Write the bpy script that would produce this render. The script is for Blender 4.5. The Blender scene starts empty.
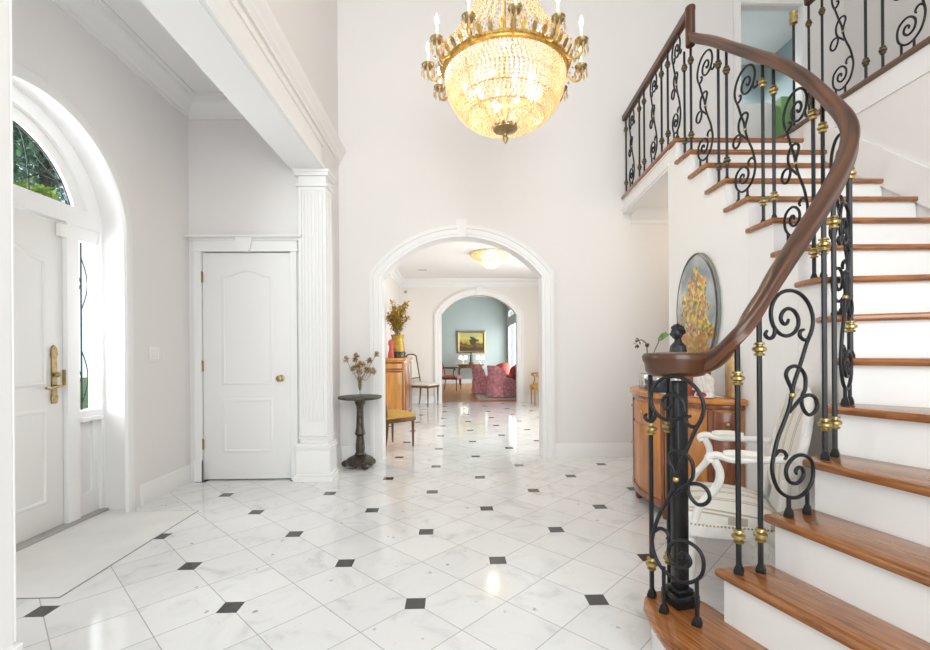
import bpy, bmesh, math, random
from mathutils import Vector, Matrix
random.seed(7)
PI = math.pi
C = bpy.context.scene.collection
sc = bpy.context.scene
V = Vector

# ------------------------------------------------------------------ materials
def new_mat(name):
    m = bpy.data.materials.new(name); m.use_nodes = True
    nt = m.node_tree; b = nt.nodes['Principled BSDF']
    return m, nt, b

def mat(name, col, rough=.5, metal=0, noise=0, nscale=8, spec=.5, coat=0, emis=None, estr=0, stretch=None, bump=0, trans=0, subs=0):
    m, nt, b = new_mat(name)
    b.inputs['Base Color'].default_value = (*col, 1)
    b.inputs['Roughness'].default_value = rough
    b.inputs['Metallic'].default_value = metal
    b.inputs['Specular IOR Level'].default_value = spec
    b.inputs['Coat Weight'].default_value = coat
    b.inputs['Transmission Weight'].default_value = trans
    if emis:
        b.inputs['Emission Color'].default_value = (*emis, 1); b.inputs['Emission Strength'].default_value = estr
    if noise or bump:
        tc = nt.nodes.new('ShaderNodeTexCoord'); mp = nt.nodes.new('ShaderNodeMapping')
        if stretch: mp.inputs['Scale'].default_value = stretch
        nz = nt.nodes.new('ShaderNodeTexNoise'); nz.inputs['Scale'].default_value = nscale; nz.inputs['Detail'].default_value = 4
        nt.links.new(tc.outputs['Object'], mp.inputs[0]); nt.links.new(mp.outputs[0], nz.inputs['Vector'])
        if noise:
            r = nt.nodes.new('ShaderNodeValToRGB')
            r.color_ramp.elements[0].position = .3; r.color_ramp.elements[1].position = .7
            r.color_ramp.elements[0].color = (*[max(0, c*(1-noise)) for c in col], 1)
            r.color_ramp.elements[1].color = (*[min(1, c*(1+noise)) for c in col], 1)
            nt.links.new(nz.outputs['Fac'], r.inputs[0]); nt.links.new(r.outputs[0], b.inputs['Base Color'])
        if bump:
            bp = nt.nodes.new('ShaderNodeBump'); bp.inputs['Strength'].default_value = bump; bp.inputs['Distance'].default_value = .01
            nt.links.new(nz.outputs['Fac'], bp.inputs['Height']); nt.links.new(bp.outputs[0], b.inputs['Normal'])
    return m

def wood_uv(name, c1, c2, rough=.25, coat=.3, scale=(3, 40, 1)):
    """wood with its grain along the U of the mesh's UV map"""
    m, nt, b = new_mat(name)
    N = nt.nodes.new; L = nt.links.new
    uv = N('ShaderNodeUVMap'); mp = N('ShaderNodeMapping'); mp.inputs['Scale'].default_value = scale
    nz = N('ShaderNodeTexNoise'); nz.inputs['Scale'].default_value = 1.6; nz.inputs['Detail'].default_value = 6; nz.inputs['Distortion'].default_value = .6
    r = N('ShaderNodeValToRGB'); r.color_ramp.elements[0].position = .32; r.color_ramp.elements[1].position = .66
    r.color_ramp.elements[0].color = (*c1, 1); r.color_ramp.elements[1].color = (*c2, 1)
    L(uv.outputs[0], mp.inputs[0]); L(mp.outputs[0], nz.inputs['Vector']); L(nz.outputs['Fac'], r.inputs[0]); L(r.outputs[0], b.inputs['Base Color'])
    b.inputs['Roughness'].default_value = rough; b.inputs['Coat Weight'].default_value = coat; b.inputs['Coat Roughness'].default_value = .1
    return m

M = {}
M['wall'] = mat('wall_paint', (.78, .757, .748), .7, spec=.3, bump=.02, nscale=60)
M['hallwall'] = mat('hall_wall_paint', (.80, .75, .71), .7, spec=.3)
M['ceil'] = mat('ceiling_paint', (.84, .83, .82), .8, spec=.2)
M['trim'] = mat('trim_paint', (.82, .81, .805), .35, spec=.45)
M['door'] = mat('door_paint', (.81, .80, .79), .4, spec=.45)
M['blue'] = mat('blue_wall_paint', (.40, .465, .455), .7, spec=.3)
M['bluegrey'] = mat('blue_grey_paint', (.36, .43, .44), .6, spec=.3)
M['iron'] = mat('wrought_iron', (.014, .014, .016), .38, metal=.4, spec=.5)
M['brass'] = mat('brass', (.44, .335, .14), .36, metal=.9, noise=.3, nscale=40)
M['oldbrass'] = mat('antique_brass', (.36, .27, .13), .35, metal=.9, noise=.3, nscale=40)
M['aged'] = mat('aged_iron_brass', (.16, .13, .075), .4, metal=.7, noise=.4, nscale=40)
M['gilt'] = mat('gilt_brass', (.58, .37, .11), .36, metal=.85, noise=.35, nscale=30)
M['tread'] = wood_uv('oak_tread', (.17, .055, .014), (.40, .155, .045), .22, .35)
M['rail'] = wood_uv('walnut_handrail', (.022, .007, .003), (.135, .046, .014), .32, .15, (1.2, 16, 1))
M['gwood'] = wood_uv('dark_brown_wood', (.08, .04, .018), (.19, .10, .045), .35, .2)
M['white'] = mat('white_plaster', (.82, .81, .795), .55)
M['switch'] = mat('switch_plastic', (.85, .83, .80), .35)
M['mark_slab'] = mat('threshold_marble', (.77, .76, .745), .14, noise=.06, nscale=3)
M['dark'] = mat('dark_bronze', (.075, .064, .05), .42, metal=.55, noise=.5, nscale=25)
M['ymustard'] = mat('mustard_fabric', (.56, .33, .07), .85, noise=.12, nscale=60, bump=.3)
M['chairwood'] = mat('walnut_chair_wood', (.14, .06, .025), .35, noise=.3, nscale=10, stretch=(1, 1, .15))
M['goldwood'] = mat('golden_chair_wood', (.45, .21, .055), .35, noise=.25, nscale=10, stretch=(1, 1, .15))
M['cream'] = mat('cream_upholstery', (.76, .72, .65), .85, noise=.06, nscale=40)
M['cabinet'] = mat('satinwood', (.56, .255, .05), .3, noise=.28, nscale=6, stretch=(2, 2, .35), coat=.3)
M['cabinet_dark'] = mat('walnut_cabinet', (.24, .085, .03), .3, noise=.3, nscale=7, stretch=(2, 2, .35), coat=.3)
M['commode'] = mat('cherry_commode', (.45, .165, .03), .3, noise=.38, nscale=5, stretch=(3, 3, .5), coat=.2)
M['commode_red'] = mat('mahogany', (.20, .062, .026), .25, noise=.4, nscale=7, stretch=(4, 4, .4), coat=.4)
M['antique'] = mat('antique_white_paint', (.76, .735, .70), .45, noise=.1, nscale=14)
M['black'] = mat('black_sculpture', (.02, .022, .03), .35, noise=.5, nscale=30)
M['leaf'] = mat('plant_leaf', (.08, .20, .045), .45, noise=.4, nscale=20)
M['pink'] = mat('rose_pattern_fabric', (.80, .34, .41), .85, noise=.38, nscale=14)
M['red'] = mat('red_fabric', (.55, .10, .08), .8, noise=.25, nscale=20)
M['redbook'] = mat('red_leather', (.30, .06, .03), .5)
M['magenta'] = mat('crimson_cloth', (.50, .02, .07), .6)
M['tan'] = mat('tan_wood', (.55, .36, .18), .5, noise=.2, nscale=12)
M['marble_w'] = mat('white_sculpture', (.74, .70, .65), .5, noise=.15, nscale=25)
M['silver'] = mat('silver_leaf', (.55, .55, .54), .25, metal=.85, noise=.4, nscale=35)
M['rug'] = mat('beige_rug', (.46, .44, .38), .95, noise=.15, nscale=6)
M['rugborder'] = mat('rug_border', (.52, .45, .33), .95, noise=.2, nscale=18)
M['lampshade'] = mat('lit_lamp_shade', (.9, .85, .75), .8, emis=(1, .86, .66), estr=1.6)
M['candle'] = mat('candle_sleeve', (.9, .88, .82), .5)
M['flame'] = mat('lit_bulb', (1, .9, .75), .4, emis=(1, .88, .68), estr=7)
M['bloom'] = mat('dried_bloom', (.46, .34, .19), .8, noise=.5, nscale=50)
M['stem'] = mat('dried_stem', (.25, .18, .08), .8)
M['goldleaf'] = mat('gilded_leaf', (.50, .34, .07), .45, metal=.35, noise=.5, nscale=30)
M['greenwall'] = mat('green_paint', (.16, .33, .11), .6)
M['bark'] = mat('bark', (.09, .07, .05), .9, noise=.4, nscale=12)
M['foliage'] = mat('tree_foliage', (.17, .28, .17), .7, noise=.6, nscale=1.5)
M['foliage3'] = mat('blue_green_foliage', (.22, .33, .30), .7, noise=.5, nscale=2)
M['foliage2'] = mat('bright_foliage', (.38, .48, .12), .7, noise=.4, nscale=3)
M['lawn'] = mat('lawn', (.10, .19, .05), .9, noise=.4, nscale=4)
M['stone'] = mat('outdoor_paving', (.45, .43, .40), .8, noise=.2, nscale=5)
M['lead'] = mat('lead_came', (.02, .022, .025), .7)
M['grille'] = mat('vent_grey', (.40, .39, .38), .6)

def glass_mat(name, tint=(1, 1, 1), gloss=.12, rough=.03):
    m = bpy.data.materials.new(name); m.use_nodes = True; nt = m.node_tree
    nt.nodes.clear(); N = nt.nodes.new; L = nt.links.new
    o = N('ShaderNodeOutputMaterial'); mx = N('ShaderNodeMixShader'); t = N('ShaderNodeBsdfTransparent'); g = N('ShaderNodeBsdfGlossy')
    t.inputs[0].default_value = (*tint, 1); g.inputs['Roughness'].default_value = rough
    lw = N('ShaderNodeLayerWeight'); lw.inputs[0].default_value = gloss
    q = N('ShaderNodeMath'); q.operation = 'MULTIPLY'; q.inputs[1].default_value = .3; L(lw.outputs['Fresnel'], q.inputs[0]); L(q.outputs[0], mx.inputs[0]); L(t.outputs[0], mx.inputs[1]); L(g.outputs[0], mx.inputs[2]); L(mx.outputs[0], o.inputs[0])
    return m
M['glass'] = glass_mat('window_glass', (.97, .99, .99))
M['vaseglass'] = glass_mat('clear_vase_glass', (.90, .93, .92), .35)

def crystal_mat():
    m = bpy.data.materials.new('cut_crystal'); m.use_nodes = True; nt = m.node_tree
    nt.nodes.clear(); N = nt.nodes.new; L = nt.links.new
    o = N('ShaderNodeOutputMaterial'); tl = N('ShaderNodeBsdfTranslucent'); g = N('ShaderNodeBsdfGlossy'); t = N('ShaderNodeBsdfTransparent')
    tl.inputs[0].default_value = (.92, .80, .60, 1); g.inputs['Roughness'].default_value = .12; g.inputs[0].default_value = (.95, .92, .88, 1)
    t.inputs[0].default_value = (.97, .90, .76, 1)
    a = N('ShaderNodeMixShader'); a.inputs[0].default_value = .35; b = N('ShaderNodeMixShader'); b.inputs[0].default_value = .35
    L(tl.outputs[0], a.inputs[1]); L(g.outputs[0], a.inputs[2]); L(a.outputs[0], b.inputs[1]); L(t.outputs[0], b.inputs[2]); L(b.outputs[0], o.inputs[0])
    return m
M['crystal'] = crystal_mat()

TILE = .8846          # spacing of the black inlays
OX, OY = -.1578*1.22, 1.8276*1.22
def floor_mat():
    m, nt, b = new_mat('marble_floor'); N = nt.nodes.new; L = nt.links.new
    g = N('ShaderNodeNewGeometry'); sp = N('ShaderNodeSeparateXYZ'); L(g.outputs['Position'], sp.inputs[0])
    def mt(op, a, b_=None):
        n = N('ShaderNodeMath'); n.operation = op
        for i, x in enumerate((a, b_)):
            if x is None: continue
            if isinstance(x, (int, float)): n.inputs[i].default_value = x
            else: L(x, n.inputs[i])
        return n.outputs[0]
    u = mt('DIVIDE', mt('SUBTRACT', sp.outputs[0], OX), TILE); v = mt('DIVIDE', mt('SUBTRACT', sp.outputs[1], OY), TILE)
    p = mt('ADD', u, v); q = mt('SUBTRACT', u, v)     # both integer at every inlay
    def dist(x, period):                              # distance to nearest multiple of the period
        y = mt('DIVIDE', x, period); return mt('MULTIPLY', mt('ABSOLUTE', mt('SUBTRACT', y, mt('ROUND', y))), period)
    gl = mt('MINIMUM', dist(p, .5), dist(q, .5))
    gw = .0022 / TILE * 1.414
    line = mt('LESS_THAN', gl, gw)
    dp = mt('SUBTRACT', p, mt('ROUND', p)); dq = mt('SUBTRACT', q, mt('ROUND', q))
    du = mt('ABSOLUTE', mt('ADD', dp, dq)); dv = mt('ABSOLUTE', mt('SUBTRACT', dp, dq))   # 2*du , 2*dv
    ins = mt('LESS_THAN', mt('MAXIMUM', du, dv), .096 / TILE)
    # one tone per tile
    cb = N('ShaderNodeCombineXYZ'); L(mt('FLOOR', mt('MULTIPLY', p, 2)), cb.inputs[0]); L(mt('FLOOR', mt('MULTIPLY', q, 2)), cb.inputs[1])
    wn = N('ShaderNodeTexWhiteNoise'); L(cb.outputs[0], wn.inputs[0])
    off = N('ShaderNodeVectorMath'); off.operation = 'MULTIPLY_ADD'; L(wn.outputs['Color'], off.inputs[0]); off.inputs[1].default_value = (9, 9, 9); L(g.outputs['Position'], off.inputs[2])
    vein = N('ShaderNodeTexNoise'); vein.inputs['Scale'].default_value = 3.2; vein.inputs['Detail'].default_value = 9; vein.inputs['Roughness'].default_value = .62; vein.inputs['Distortion'].default_value = 1.6
    L(off.outputs[0], vein.inputs['Vector'])
    rp = N('ShaderNodeValToRGB'); e = rp.color_ramp.elements
    e[0].position = .30; e[0].color = (.62, .62, .625, 1); e[1].position = .52; e[1].color = (.80, .80, .795, 1)
    x = e.new(.42); x.color = (.76, .76, .76, 1)
    L(vein.outputs['Fac'], rp.inputs[0])
    spk = N('ShaderNodeTexNoise'); spk.inputs['Scale'].default_value = 14; spk.inputs['Detail'].default_value = 3; L(off.outputs[0], spk.inputs['Vector'])
    spr = N('ShaderNodeValToRGB'); spr.color_ramp.elements[0].position = .24; spr.color_ramp.elements[1].position = .30
    spr.color_ramp.elements[0].color = (.45, .44, .43, 1); spr.color_ramp.elements[1].color = (1, 1, 1, 1)
    L(spk.outputs['Fac'], spr.inputs[0])
    tone = N('ShaderNodeMapRange'); tone.inputs['To Min'].default_value = .93; tone.inputs['To Max'].default_value = 1.0; L(wn.outputs['Value'], tone.inputs[0])
    def mix(kind, fac, a, c):
        n = N('ShaderNodeMix'); n.data_type = 'RGBA'; n.blend_type = kind
        for s, x in ((n.inputs[0], fac), (n.inputs[6], a), (n.inputs[7], c)):
            if isinstance(x, tuple): s.default_value = x
            elif isinstance(x, (int, float)): s.default_value = x
            else: L(x, s)
        return n.outputs[2]
    c = mix('MULTIPLY', 1., rp.outputs[0], spr.outputs[0])
    c = mix('MULTIPLY', 1., c, tone.outputs[0])
    c = mix('MIX', line, c, (.42, .41, .40, 1))
    c = mix('MIX', ins, c, (.045, .043, .042, 1))
    L(c, b.inputs['Base Color'])
    b.inputs['Roughness'].default_value = .085; b.inputs['Specular IOR Level'].default_value = .5
    return m
M['floor'] = floor_mat()

def planks():
    m, nt, b = new_mat('oak_parquet'); N = nt.nodes.new; L = nt.links.new
    g = N('ShaderNodeNewGeometry'); br = N('ShaderNodeTexBrick'); mp = N('ShaderNodeMapping')
    mp.inputs['Rotation'].default_value = (0, 0, PI/2)
    L(g.outputs['Position'], mp.inputs[0]); L(mp.outputs[0], br.inputs[0])
    br.inputs['Scale'].default_value = 1; br.inputs['Brick Width'].default_value = 1.2; br.inputs['Row Height'].default_value = .09; br.inputs['Mortar Size'].default_value = .002
    br.inputs[1].default_value = (.52, .21, .045, 1); br.inputs[2].default_value = (.40, .15, .03, 1); br.inputs[3].default_value = (.08, .04, .02, 1)
    L(br.outputs[0], b.inputs['Base Color']); b.inputs['Roughness'].default_value = .3
    return m
M['planks'] = planks()

def stripes(name, base, dark, axis=1, freq=34):
    m, nt, b = new_mat(name); N = nt.nodes.new; L = nt.links.new
    tc = N('ShaderNodeTexCoord'); sp = N('ShaderNodeSeparateXYZ'); L(tc.outputs['Object'], sp.inputs[0])
    a = N('ShaderNodeMath'); a.operation = 'MULTIPLY'; a.inputs[1].default_value = freq; L(sp.outputs[axis], a.inputs[0])
    f = N('ShaderNodeMath'); f.operation = 'FRACT'; L(a.outputs[0], f.inputs[0])
    r = N('ShaderNodeValToRGB'); r.color_ramp.interpolation = 'CONSTANT'
    e = r.color_ramp.elements; e[0].position = 0; e[0].color = (*base, 1); e[1].position = .55; e[1].color = (*dark, 1)
    x = e.new(.64); x.color = (*base, 1); x = e.new(.74); x.color = (*dark, 1); x = e.new(.83); x.color = (*base, 1)
    L(f.outputs[0], r.inputs[0]); L(r.outputs[0], b.inputs['Base Color']); b.inputs['Roughness'].default_value = .8
    return m
M['stripe'] = stripes('striped_silk', (.74, .705, .645), (.42, .37, .285), 1, 11)

def flower_paint():
    """oval painting: bunch of flowers over a grey-blue ground (object space, y across, z up)"""
    m, nt, b = new_mat('floral_painting'); N = nt.nodes.new; L = nt.links.new
    tc = N('ShaderNodeTexCoord'); sp = N('ShaderNodeSeparateXYZ'); L(tc.outputs['Object'], sp.inputs[0])
    vo = N('ShaderNodeTexVoronoi'); vo.inputs['Scale'].default_value = 44; vo.inputs['Randomness'].default_value = 1; L(tc.outputs['Object'], vo.inputs['Vector'])
    r = N('ShaderNodeValToRGB'); e = r.color_ramp.elements
    s2 = N('ShaderNodeSeparateColor'); L(vo.outputs['Color'], s2.inputs[0])
    cols = [(.04, .07, .02), (.70, .46, .04), (.35, .09, .02), (.78, .62, .30), (.07, .12, .16), (.66, .26, .08), (.09, .16, .03), (.78, .52, .06)]
    e[0].position = 0; e[0].color = (*cols[0], 1); e[1].position = .9; e[1].color = (*cols[-1], 1)
    for i in range(1, 7): x = e.new(i/8); x.color = (*cols[i], 1)
    L(s2.outputs[0], r.inputs[0])
    bg = N('ShaderNodeTexNoise'); bg.inputs['Scale'].default_value = 5; L(tc.outputs['Object'], bg.inputs['Vector'])
    rb = N('ShaderNodeValToRGB'); rb.color_ramp.elements[0].color = (.20, .235, .24, 1); rb.color_ramp.elements[1].color = (.54, .55, .54, 1)
    rb.color_ramp.elements[0].position = .35; rb.color_ramp.elements[1].position = .65; L(bg.outputs[0], rb.inputs[0])
    def mt(op, a, c=None):
        n = N('ShaderNodeMath'); n.operation = op
        for i, x in enumerate((a, c)):
            if x is None: continue
            if isinstance(x, (int, float)): n.inputs[i].default_value = x
            else: L(x, n.inputs[i])
        return n.outputs[0]
    # mask: bunch widening downwards
    yy = mt('MULTIPLY', mt('ABSOLUTE', mt('ADD', sp.outputs[1], .01)), 1.0)
    lim = mt('MULTIPLY', mt('SQRT', mt('MAXIMUM', mt('SUBTRACT', .33, sp.outputs[2]), 0.)), .32)
    nz = N('ShaderNodeTexNoise'); nz.inputs['Scale'].default_value = 9; L(tc.outputs['Object'], nz.inputs['Vector'])
    mk = mt('LESS_THAN', yy, mt('MULTIPLY', lim, mt('ADD', mt('MULTIPLY', nz.outputs[0], 2.2), -.1)))
    low = mt('LESS_THAN', sp.outputs[2], -.19)
    mx = N('ShaderNodeMix'); mx.data_type = 'RGBA'; L(mk, mx.inputs[0]); L(rb.outputs[0], mx.inputs[6]); L(r.outputs[0], mx.inputs[7])
    m2 = N('ShaderNodeMix'); m2.data_type = 'RGBA'; L(mt('MULTIPLY', mt('MULTIPLY', mk, low), .6), m2.inputs[0]); L(mx.outputs[2], m2.inputs[6]); m2.inputs[7].default_value = (.52, .22, .04, 1)
    L(m2.outputs[2], b.inputs['Base Color']); b.inputs['Roughness'].default_value = .3; b.inputs['Coat Weight'].default_value = .3
    return m
M['floral'] = flower_paint()

def landscape():
    m, nt, b = new_mat('landscape_canvas'); N = nt.nodes.new; L = nt.links.new
    tc = N('ShaderNodeTexCoord'); sp = N('ShaderNodeSeparateXYZ'); L(tc.outputs['Object'], sp.inputs[0])
    nz = N('ShaderNodeTexNoise'); nz.inputs['Scale'].default_value = 4; nz.inputs['Detail'].default_value = 5; L(tc.outputs['Object'], nz.inputs['Vector'])
    a = N('ShaderNodeMath'); a.operation = 'MULTIPLY_ADD'; a.inputs[1].default_value = .45; L(nz.outputs[0], a.inputs[0]); L(sp.outputs[2], a.inputs[2])
    r = N('ShaderNodeValToRGB'); e = r.color_ramp.elements
    e[0].position = 0; e[0].color = (.05, .028, .01, 1); e[1].position = .62; e[1].color = (.40, .42, .26, 1)
    for p, c in ((.08, (.20, .09, .02)), (.16, (.06, .04, .015)), (.22, (.34, .27, .05)), (.34, (.52, .44, .11)), (.46, (.34, .38, .16))):
        x = e.new(p); x.color = (*c, 1)
    L(a.outputs[0], r.inputs[0]); L(r.outputs[0], b.inputs['Base Color']); b.inputs['Roughness'].default_value = .4
    return m
M['landscape'] = landscape()
M['tree_paint'] = mat('painted_tree', (.035, .04, .015), .4, noise=.5, nscale=20)

# ------------------------------------------------------------------ mesh builder
class MB:
    def __init__(s): s.v = []; s.f = []; s.mi = []; s.uv = []
    def add(s, vs, fs, mi=0, uvs=None):
        o = len(s.v); s.v += [tuple(p) for p in vs]
        for i, f in enumerate(fs):
            s.f.append([o+k for k in f]); s.mi.append(mi); s.uv.append(uvs[i] if uvs else None)
        return s
    def box(s, a, b, mi=0, uvdir=None):
        x0, y0, z0 = a; x1, y1, z1 = b
        vs = [(x0,y0,z0),(x1,y0,z0),(x1,y1,z0),(x0,y1,z0),(x0,y0,z1),(x1,y0,z1),(x1,y1,z1),(x0,y1,z1)]
        return s.add(vs, [(0,3,2,1),(4,5,6,7),(0,1,5,4),(1,2,6,5),(2,3,7,6),(3,0,4,7)], mi)
    def obox(s, c, size, rz=0, rx=0, ry=0, mi=0):
        m = Matrix.Translation(c) @ Matrix.Rotation(rz,4,'Z') @ Matrix.Rotation(ry,4,'Y') @ Matrix.Rotation(rx,4,'X')
        h = [k/2 for k in size]
        t = MB().box((-h[0],-h[1],-h[2]), h)
        return s.add([m @ V(p) for p in t.v], t.f, mi)
    def prism(s, pts, z0, z1, mi=0, uvang=None):
        n = len(pts)
        if sum(pts[i][0]*pts[(i+1)%n][1]-pts[(i+1)%n][0]*pts[i][1] for i in range(n)) < 0: pts = pts[::-1]
        vs = [(x,y,z0) for x,y in pts]+[(x,y,z1) for x,y in pts]
        fs = [tuple(range(n))[::-1], tuple(range(n,2*n))]+[(i,(i+1)%n,n+(i+1)%n,n+i) for i in range(n)]
        uvs = None
        if uvang is not None:
            ca, sa = math.cos(uvang), math.sin(uvang)
            uvs = [[(vs[k][0]*ca+vs[k][1]*sa, -vs[k][0]*sa+vs[k][1]*ca+vs[k][2]) for k in f] for f in fs]
        return s.add(vs, fs, mi, uvs)
    def lathe(s, prof, c=(0,0,0), n=24, mi=0, sx=1, sy=1, cap=True):
        vs = []; fs = []
        for r, z in prof:
            for k in range(n):
                a = 2*PI*k/n; vs.append((c[0]+r*sx*math.cos(a), c[1]+r*sy*math.sin(a), c[2]+z))
        for i in range(len(prof)-1):
            for k in range(n): fs.append((i*n+k, i*n+(k+1)%n, (i+1)*n+(k+1)%n, (i+1)*n+k))
        if cap: fs.append(tuple(range(n))[::-1]); fs.append(tuple((len(prof)-1)*n+k for k in range(n)))
        return s.add(vs, fs, mi)
    def tube(s, pts, r, n=8, closed=False, mi=0):
        """round tube along 3D points; r number or list"""
        P = [V(p) for p in pts]; m = len(P); R = r if isinstance(r, (list, tuple)) else [r]*m
        T = []
        for i in range(m):
            a = P[(i-1) % m] if (closed or i > 0) else P[i]; b = P[(i+1) % m] if (closed or i < m-1) else P[i]
            t = b-a; T.append(t.normalized() if t.length > 1e-9 else V((0,0,1)))
        ref = V((0,0,1)) if abs(T[0].z) < .9 else V((1,0,0))
        nrm = (ref - T[0]*ref.dot(T[0])).normalized()
        vs = []; fs = []; L = 0; ls = []
        for i in range(m):
            if i: L += (P[i]-P[i-1]).length
            ls.append(L)
            nrm = (nrm - T[i]*nrm.dot(T[i]))
            nrm = nrm.normalized() if nrm.length > 1e-6 else T[i].orthogonal().normalized()
            bi = T[i].cross(nrm)
            for k in range(n):
                a = 2*PI*(k+.5)/n; vs.append(P[i]+(nrm*math.cos(a)+bi*math.sin(a))*R[i])
        for i in range(m-1 if not closed else m):
            j = (i+1) % m
            for k in range(n): fs.append((i*n+k, i*n+(k+1)%n, j*n+(k+1)%n, j*n+k))
        if not closed: fs.append(tuple(range(n))[::-1]); fs.append(tuple((m-1)*n+k for k in range(n)))
        return s.add(vs, fs, mi)
    def sweep(s, prof, pts, up=(0,0,1), closed=False, mi=0, uv=False):
        """profile (a,b): a along the side vector, b along up; mitred on corners"""
        P = [V(p) for p in pts]; m = len(P); U = V(up).normalized(); n = len(prof)
        vs = []; fs = []; ls = [0]; uvs = []
        for i in range(m):
            if i: ls.append(ls[-1]+(P[i]-P[i-1]).length)
            a = P[(i-1) % m] if (closed or i > 0) else None; b = P[(i+1) % m] if (closed or i < m-1) else None
            d1 = (P[i]-a) if a is not None else (b-P[i]); d2 = (b-P[i]) if b is not None else d1
            d1 = (d1-U*d1.dot(U)).normalized(); d2 = (d2-U*d2.dot(U)).normalized()
            s1 = d1.cross(U); s2 = d2.cross(U); sd = s1+s2
            sd = sd/max(.25, sd.dot(s1)) if sd.length > 1e-6 else s1
            for x, y in prof: vs.append(P[i]+sd*x+U*y)
        per = [0]
        for k in range(n): per.append(per[-1]+math.dist(prof[k], prof[(k+1)%n]))
        for i in range(m-1 if not closed else m):
            j = (i+1) % m
            for k in range(n):
                fs.append((i*n+k, j*n+k, j*n+(k+1)%n, i*n+(k+1)%n)); lj = ls[j] if j else ls[-1]+.1
                uvs.append([(ls[i],per[k]),(lj,per[k]),(lj,per[k+1]),(ls[i],per[k+1])])
        if not closed:
            fs.append(tuple(range(n))); fs.append(tuple((m-1)*n+k for k in range(n))[::-1]); uvs += [[(0,0)]*n]*2
        return s.add(vs, fs, mi, uvs if uv else None)
    def ball(s, c, r, n=10, sz=1, mi=0, sx=1, sy=1):
        m = max(4, n//2+1)
        prof = [(r*math.sin(PI*i/m), -r*sz*math.cos(PI*i/m)) for i in range(1, m)]
        prof = [(r*.02, -r*sz)]+prof+[(r*.02, r*sz)]
        return s.lathe(prof, c, n, mi, sx, sy)
    def octa(s, c, r, h):
        x, y, z = c
        return s.add([(x+r,y,z),(x,y+r,z),(x-r,y,z),(x,y-r,z),(x,y,z+h),(x,y,z-h)],
                     [(0,1,4),(1,2,4),(2,3,4),(3,0,4),(1,0,5),(2,1,5),(3,2,5),(0,3,5)])
    def leaf(s, c, d, w, l, mi=0):
        """small folded leaf at c pointing along d"""
        d = V(d).normalized(); sd = d.cross(V((0,0,1))); sd = sd.normalized() if sd.length > .05 else V((1,0,0)); up = sd.cross(d)
        c = V(c)
        return s.add([c, c+d*l*.5+sd*w+up*w*.3, c+d*l, c+d*l*.5-sd*w+up*w*.3, c+d*l*.5], [(0,1,4),(1,2,4),(2,3,4),(3,0,4)], mi)
    def build(s, name, mats, parent=None, bevel=0, seg=2, smooth=35, local=False, hide=False):
        off = V((0,0,0))
        if parent is not None and not local:
            o = parent
            while o is not None: off += o.location; o = o.parent
        me = bpy.data.meshes.new(name)
        me.from_pydata([V(p)-off for p in s.v], [], s.f)
        for m in (mats if isinstance(mats, (list, tuple)) else [mats]): me.materials.append(m)
        me.polygons.foreach_set('material_index', s.mi)
        if any(u is not None for u in s.uv):
            ul = me.uv_layers.new(name='UVMap'); i = 0
            for f, u in zip(s.f, s.uv):
                for k in range(len(f)):
                    ul.data[i].uv = u[k] if u else (0, 0); i += 1
        bm = bmesh.new(); bm.from_mesh(me)
        bmesh.ops.recalc_face_normals(bm, faces=bm.faces)
        if bevel:
            es = [e for e in bm.edges if len(e.link_faces) == 2 and e.calc_face_angle(0) > .5]
            bmesh.ops.bevel(bm, geom=es, offset=bevel, segments=seg, profile=.5, affect='EDGES')
        bm.to_mesh(me); bm.free()
        if smooth:
            me.polygons.foreach_set('use_smooth', [True]*len(me.polygons)); me.set_sharp_from_angle(angle=math.radians(smooth))
        me.update()
        o = bpy.data.objects.new(name, me); C.objects.link(o); o.parent = parent
        return o

def thing(name, label, cat, loc=(0,0,0), group=None, rz=0):
    o = bpy.data.objects.new(name, None); C.objects.link(o); o.empty_display_size = .1
    o.location = loc; o.rotation_euler.z = rz; o['label'] = label; o['category'] = cat
    if group: o['group'] = group
    return o
def tag(o, label, cat, group=None):
    o['label'] = label; o['category'] = cat
    if group: o['group'] = group
    return o
def struct(o, label=None, cat=None):
    o['kind'] = 'structure'
    if label: o['label'] = label; o['category'] = cat
    return o
def dup(root, loc, rz=0, label=None):
    def cp(o, p):
        c = o.copy(); C.objects.link(c); c.parent = p
        for ch in o.children: cp(ch, c)
        return c
    r = root.copy(); C.objects.link(r); r.location = loc; r.rotation_euler.z = rz
    if label: r['label'] = label
    for ch in root.children: cp(ch, r)
    return r
def catmull(P, n=8, closed=False):
    P = [V(p) for p in P]; m = len(P); out = []
    for i in range(m if closed else m-1):
        if closed: a, b, c, d = P[(i-1)%m], P[i], P[(i+1)%m], P[(i+2)%m]
        else:
            b, c = P[i], P[i+1]; a = P[i-1] if i else b*2-c; d = P[i+2] if i+2 < m else c*2-b
        for k in range(n):
            t = k/n
            out.append(.5*((2*b)+(c-a)*t+(2*a-5*b+4*c-d)*t*t+(3*b-a-3*c+d)*t**3))
    if not closed: out.append(P[-1])
    return out
def seg_arch(cx, hw, zs, rise, n=28):
    """points of a segmental arch from its left to its right springing"""
    R = (hw*hw+rise*rise)/(2*rise); zc = zs+rise-R; a0 = math.asin(min(1, hw/R))
    return [(cx+R*math.sin(-a0+2*a0*i/n), zc+R*math.cos(-a0+2*a0*i/n)) for i in range(n+1)]
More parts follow.
